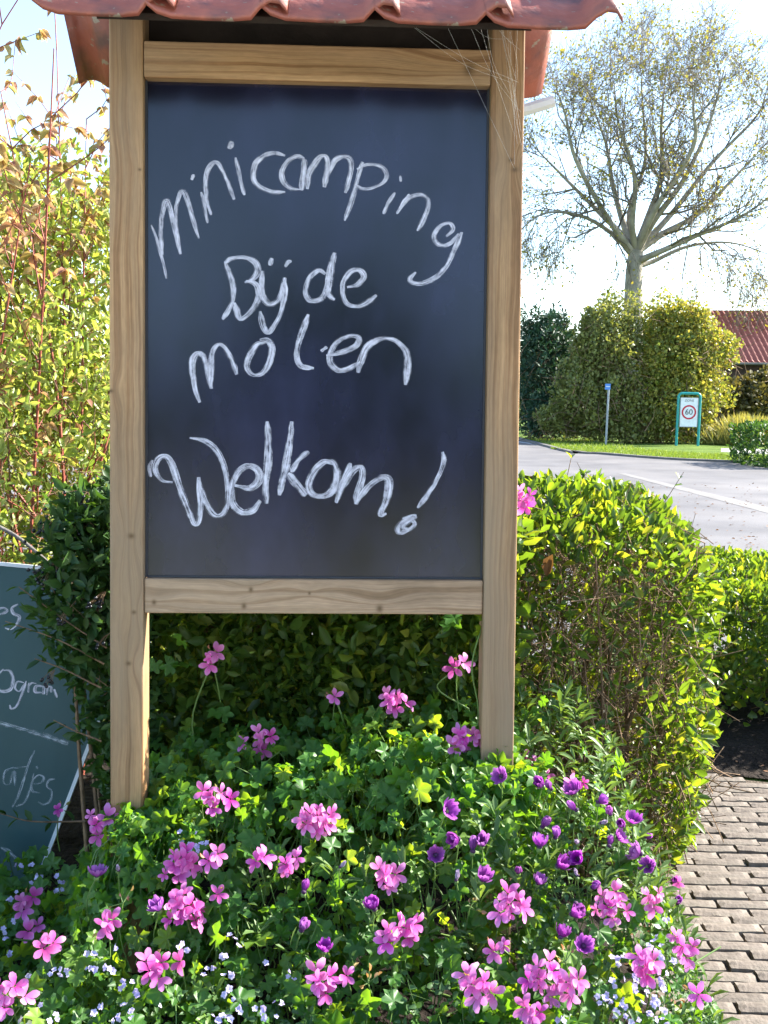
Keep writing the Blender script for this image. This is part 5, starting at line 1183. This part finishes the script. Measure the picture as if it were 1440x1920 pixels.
far_shrub('clipped_conifer', 'small dark clipped cone shaped conifer at the road bend', 1010, 37, [(1010, 775, 18, 42, 0, .6)], 2500, .12, MT['conifer'], 64, 40, 'shrub', None, .6, .06, raged=False)
far_shrub('spreading_juniper', 'low pale green spreading juniper at the foot of the conifer', 1032, 36, [(1030, 785, 24, 22, 0, .7), (1042, 772, 14, 18, 0, .5)], 1800, .16, MT['bush_olive'], 65, 60, 'shrub', [leaf_template(.3, .1, .1)])
far_shrub('brown_shrub', 'brownish dark shrub in front of the red roofed house', 1410, 40, [(1405, 750, 48, 46, 0, 1.5), (1450, 745, 42, 46, .3, 1.3)], 8000, .16, MT['brownbush'], 66, 250)
far_shrub('back_hedge', 'distant grey green thicket behind the road bend', 1190, 52, [(1060, 720, 110, 70, 0, 1.5), (1240, 700, 120, 110, 3, 1.5)], 9000, .3, MT['bush_olive'], 67, 250, 'thicket')
# ornamental grass clumps
for i, (px, py, Yd, n, hgt, lab) in enumerate(((1398, 838, 36.0, 1500, 1.15, 'straw yellow tuft of tall grass beside the pale side path'), (1434, 838, 35.0, 1100, 1.0, 'second straw coloured grass tuft nearest the right edge'), (1368, 842, 35.5, 900, .75, 'low pale grass tuft just right of the yellow shrub'))):
    c = at_y(px, 835, Yd); c[2] = 0; root = empty('tall_grass_tuft', c); tag(root, lab, 'grass')
    P = np.concatenate([rng.normal(0, .32, (n, 2)), np.zeros((n, 1))], -1); d_ = norm(np.concatenate([P[:, :2] * .9 + rng.normal(0, .22, (n, 2)), np.ones((n, 1))], -1))
    V, F = scatter(*leaf_template(.05, .1, .25), P, frames(d_, randdir(n)), hgt * rng.uniform(.5, 1.05, n)); stuff_part('blades', V, F, MT['straw'], root)

# the big bare-ish tree
TY = 47.0
def tp(px, py, dy=0.0): return at_y(px, py, TY + dy)
tb = tp(1186, 800); tb[2] = 0
tree = empty('beech_tree', tb); tag(tree, 'tall broad half bare tree with pale trunk and fanned branches against the sky', 'tree')
tpol = []; big = []; tl = []
trunk = [tb, tp(1187, 600), tp(1188, 520), tp(1192, 470)]
sT = np.linalg.norm(tp(701, 742) - tp(700, 742))
big.append((catmull([p - tb for p in trunk], 6), np.linspace(20, 13.5, 19) * sT))
LIMBS = [([(1188, 478), (1165, 440), (1120, 395), (1050, 325), (985, 250)], 8.5, 0), ([(1190, 472), (1172, 430), (1150, 350), (1135, 260), (1100, 150)], 9, 2.0), ([(1192, 470), (1185, 420), (1190, 330), (1160, 220), (1150, 110)], 8, -2.0),
         ([(1193, 470), (1215, 410), (1240, 330), (1240, 220), (1250, 90)], 10, 1.0), ([(1195, 468), (1225, 415), (1280, 340), (1330, 220), (1360, 90)], 9, -1.5), ([(1196, 470), (1240, 440), (1310, 400), (1380, 330), (1450, 245)], 9, 2.0),
         ([(1196, 490), (1230, 475), (1310, 440), (1400, 400), (1490, 330)], 8, -2.2), ([(1194, 500), (1225, 490), (1290, 462), (1370, 455), (1450, 480)], 6, 1.0), ([(1186, 480), (1150, 440), (1090, 405), (1020, 400), (965, 440)], 6, -1.2),
         ([(1190, 470), (1180, 400), (1210, 300), (1205, 180), (1200, 70)], 7, 3.5), ([(1193, 470), (1230, 390), (1300, 270), (1300, 180), (1310, 80)], 7.5, -3.5), ([(1188, 475), (1140, 410), (1080, 300), (1060, 200), (1040, 130)], 7, -3.0), ([(1195, 470), (1260, 400), (1340, 300), (1420, 200), (1440, 130)], 7.5, 3.0)]
def side_branches(c, rad, depth, droop):
    n = {1: 14, 2: 8, 3: 7}[depth]; t = norm(np.gradient(c, axis=0)); L0 = np.linalg.norm(np.diff(c, axis=0), axis=1).sum()
    for k in range(n):
        u = .22 + .78 * rng.random() ** (.55 if depth == 1 else .8); i = min(int(u * (len(c) - 1)), len(c) - 1)
        d_ = norm(t[i] * .9 + randdir(1)[0] * 1.0 + np.array([0, 0, .12 - droop]))
        L_ = {1: 2.6, 2: 1.5, 3: .85}[depth] * rng.uniform(.55, 1.15) * (1.1 - .2 * u)
        e = c[i] + d_ * L_; m1 = c[i] + d_ * L_ * .4 + randdir(1)[0] * L_ * .09; m2 = c[i] + d_ * L_ * .75 + randdir(1)[0] * L_ * .11 + np.array([0, 0, .06 - droop * .5]) * L_
        s = np.array([c[i], m1, m2, e + np.array([0, 0, .1 - droop * .9]) * L_]); r_ = max(rad[i] * .55, .009); r1 = np.linspace(r_, max(r_ * .35, .007), 4)
        tpol.append((s - tb, r1))
        if depth < 3: side_branches(catmull(s, 2), np.interp(np.linspace(0, 1, 7), np.linspace(0, 1, 4), r1), depth + 1, droop)
        else:
            for q_ in range(1):
                tl.append(s[rng.integers(1, 4)] + rng.normal(0, .12, 3))
for pts, r_, dy in LIMBS:
    pts = [(px, py + max(0, 300 - py) * .16) for px, py in pts]
    W = [tp(px, py, dy * min(1, i / 2.5)) for i, (px, py) in enumerate(pts)]; c = catmull(W, 5); rad = np.linspace(r_ * .9 * sT, .6 * sT, len(c)) ; big.append((c - tb, rad))
    side_branches(c, rad, 1, .5 if r_ <= 6 else 0.0)
V, F = tubes(big, 9); mobj('trunk', V, F, MT['bark'], tree)
V, F = tubes(tpol, 3); stuff_part('branches', V, F, MT['branchbark'], tree)
tl = np.array(tl); n = len(tl); print('tree twigs', len(tpol), 'leaves', n)
V, F = scatter(*QUAD, tl - tb, frames(randdir(n), randdir(n)), rng.uniform(.08, .15, n)); stuff_part('crown', V, F, MT['treeleaf'], tree)

# red roofed house
rA = at_y(1338, 583, 49.0); eA = at_y(1385, 679, 45.5); x0 = at_y(1330, 600, 47)[0] - .4; x1 = x0 + 17
hs = empty('house', (x0 + 8, 49, 0)); tag(hs, 'low dark brick house with a red pantile roof at the right edge', 'house'); hl = np.array([x0 + 8, 49, 0])
ncol = int(17 / .26); nr = 12; per = 6; Vr = []; Fr = []; nxv = ncol * per + 1
for j in range(nr):
    for e_ in (0, 1):
        u = (j + e_) / nr; yb_ = 45.3 + (49 - 45.3) * u; zb_ = eA[2] - .05 + (rA[2] - eA[2] + .05) * u + (.05 if e_ == 0 else 0.0)
        for i in range(nxv):
            xx = x0 + 17 * i / (nxv - 1); Vr.append((xx - hl[0], yb_ - hl[1], zb_ + .045 * math.sin(2 * math.pi * i / per)))
    b0 = j * 2 * nxv
    for i in range(nxv - 1): Fr.append((b0 + i, b0 + i + 1, b0 + nxv + i + 1, b0 + nxv + i))
    if j:
        p_ = b0 - nxv
        for i in range(nxv - 1): Fr.append((p_ + i, p_ + i + 1, b0 + i + 1, b0 + i))
hr = mobj('roof', Vr, np.array(Fr), MT['rooftile'], hs)
V = [(x0 - hl[0], 0, rA[2] + .04), (x1 - hl[0], 0, rA[2] + .04), (x1 - hl[0], 3.7, eA[2]), (x0 - hl[0], 3.7, eA[2]), (x0 - hl[0], 0, rA[2] - .06), (x1 - hl[0], 0, rA[2] - .06), (x1 - hl[0], 3.7, eA[2] - .1), (x0 - hl[0], 3.7, eA[2] - .1)]
mobj('back_slope', V, [(0, 1, 2, 3), (7, 6, 5, 4), (0, 4, 5, 1), (1, 5, 6, 2), (2, 6, 7, 3), (3, 7, 4, 0)], MT['rooftile'], hr, False)
V, F = box(x0 + .3 - hl[0], x1 - .3 - hl[0], -3.3, 3.3, 0, eA[2] - .02)
nV = len(V); V += [(x0 + .3 - hl[0], 0, rA[2] - .15), (x1 - .3 - hl[0], 0, rA[2] - .15)]; F += [(4, 6, nV), (5, nV + 1, 7)]
mobj('wall', V, F, MT['brickwall'], hs, False)
pol = [(np.array([(x0 - hl[0] + .1, -3.75, eA[2] - .08), (x1 - hl[0], -3.75, eA[2] - .08)]), .06)]; V, F = tubes(pol, 6); mobj('gutter', V, F, MT['kerb'], hr)

# trees behind the photographer, which the glossy chalkboard mirrors
for i, (x_, y_, h_, r_, lab) in enumerate(((-6.5, -17, 6.2, 2.6, 'bushy garden tree mirrored on the left of the chalkboard'), (.5, -19, 7.4, 2.9, 'taller garden tree mirrored in the middle of the chalkboard'), (6.5, -16, 5.2, 2.3, 'smaller garden tree mirrored on the right of the chalkboard'))):
    root, loc = leafy_shrub('garden_tree', lab, (x_, y_, 0), [(x_, y_, h_ * .62), (x_ + r_ * .6, y_ + .4, h_ * .5), (x_ - r_ * .6, y_ - .3, h_ * .52)], [(r_, r_, h_ * .38), (r_ * .7, r_ * .7, h_ * .3), (r_ * .7, r_ * .7, h_ * .3)], 5000, .42, MT['conifer'], 90 + i, 60, 0, MT['bark'], [QUAD], .4, .2, .6, (.6, 1.2), (.02, .05), 'tree')
    V, F = tubes([(np.array([(0, 0, 0), (.05, 0, h_ * .3), (0, .1, h_ * .6)]), np.array([.2, .15, .08]))], 8); mobj('trunk', V, F, MT['bark'], root)
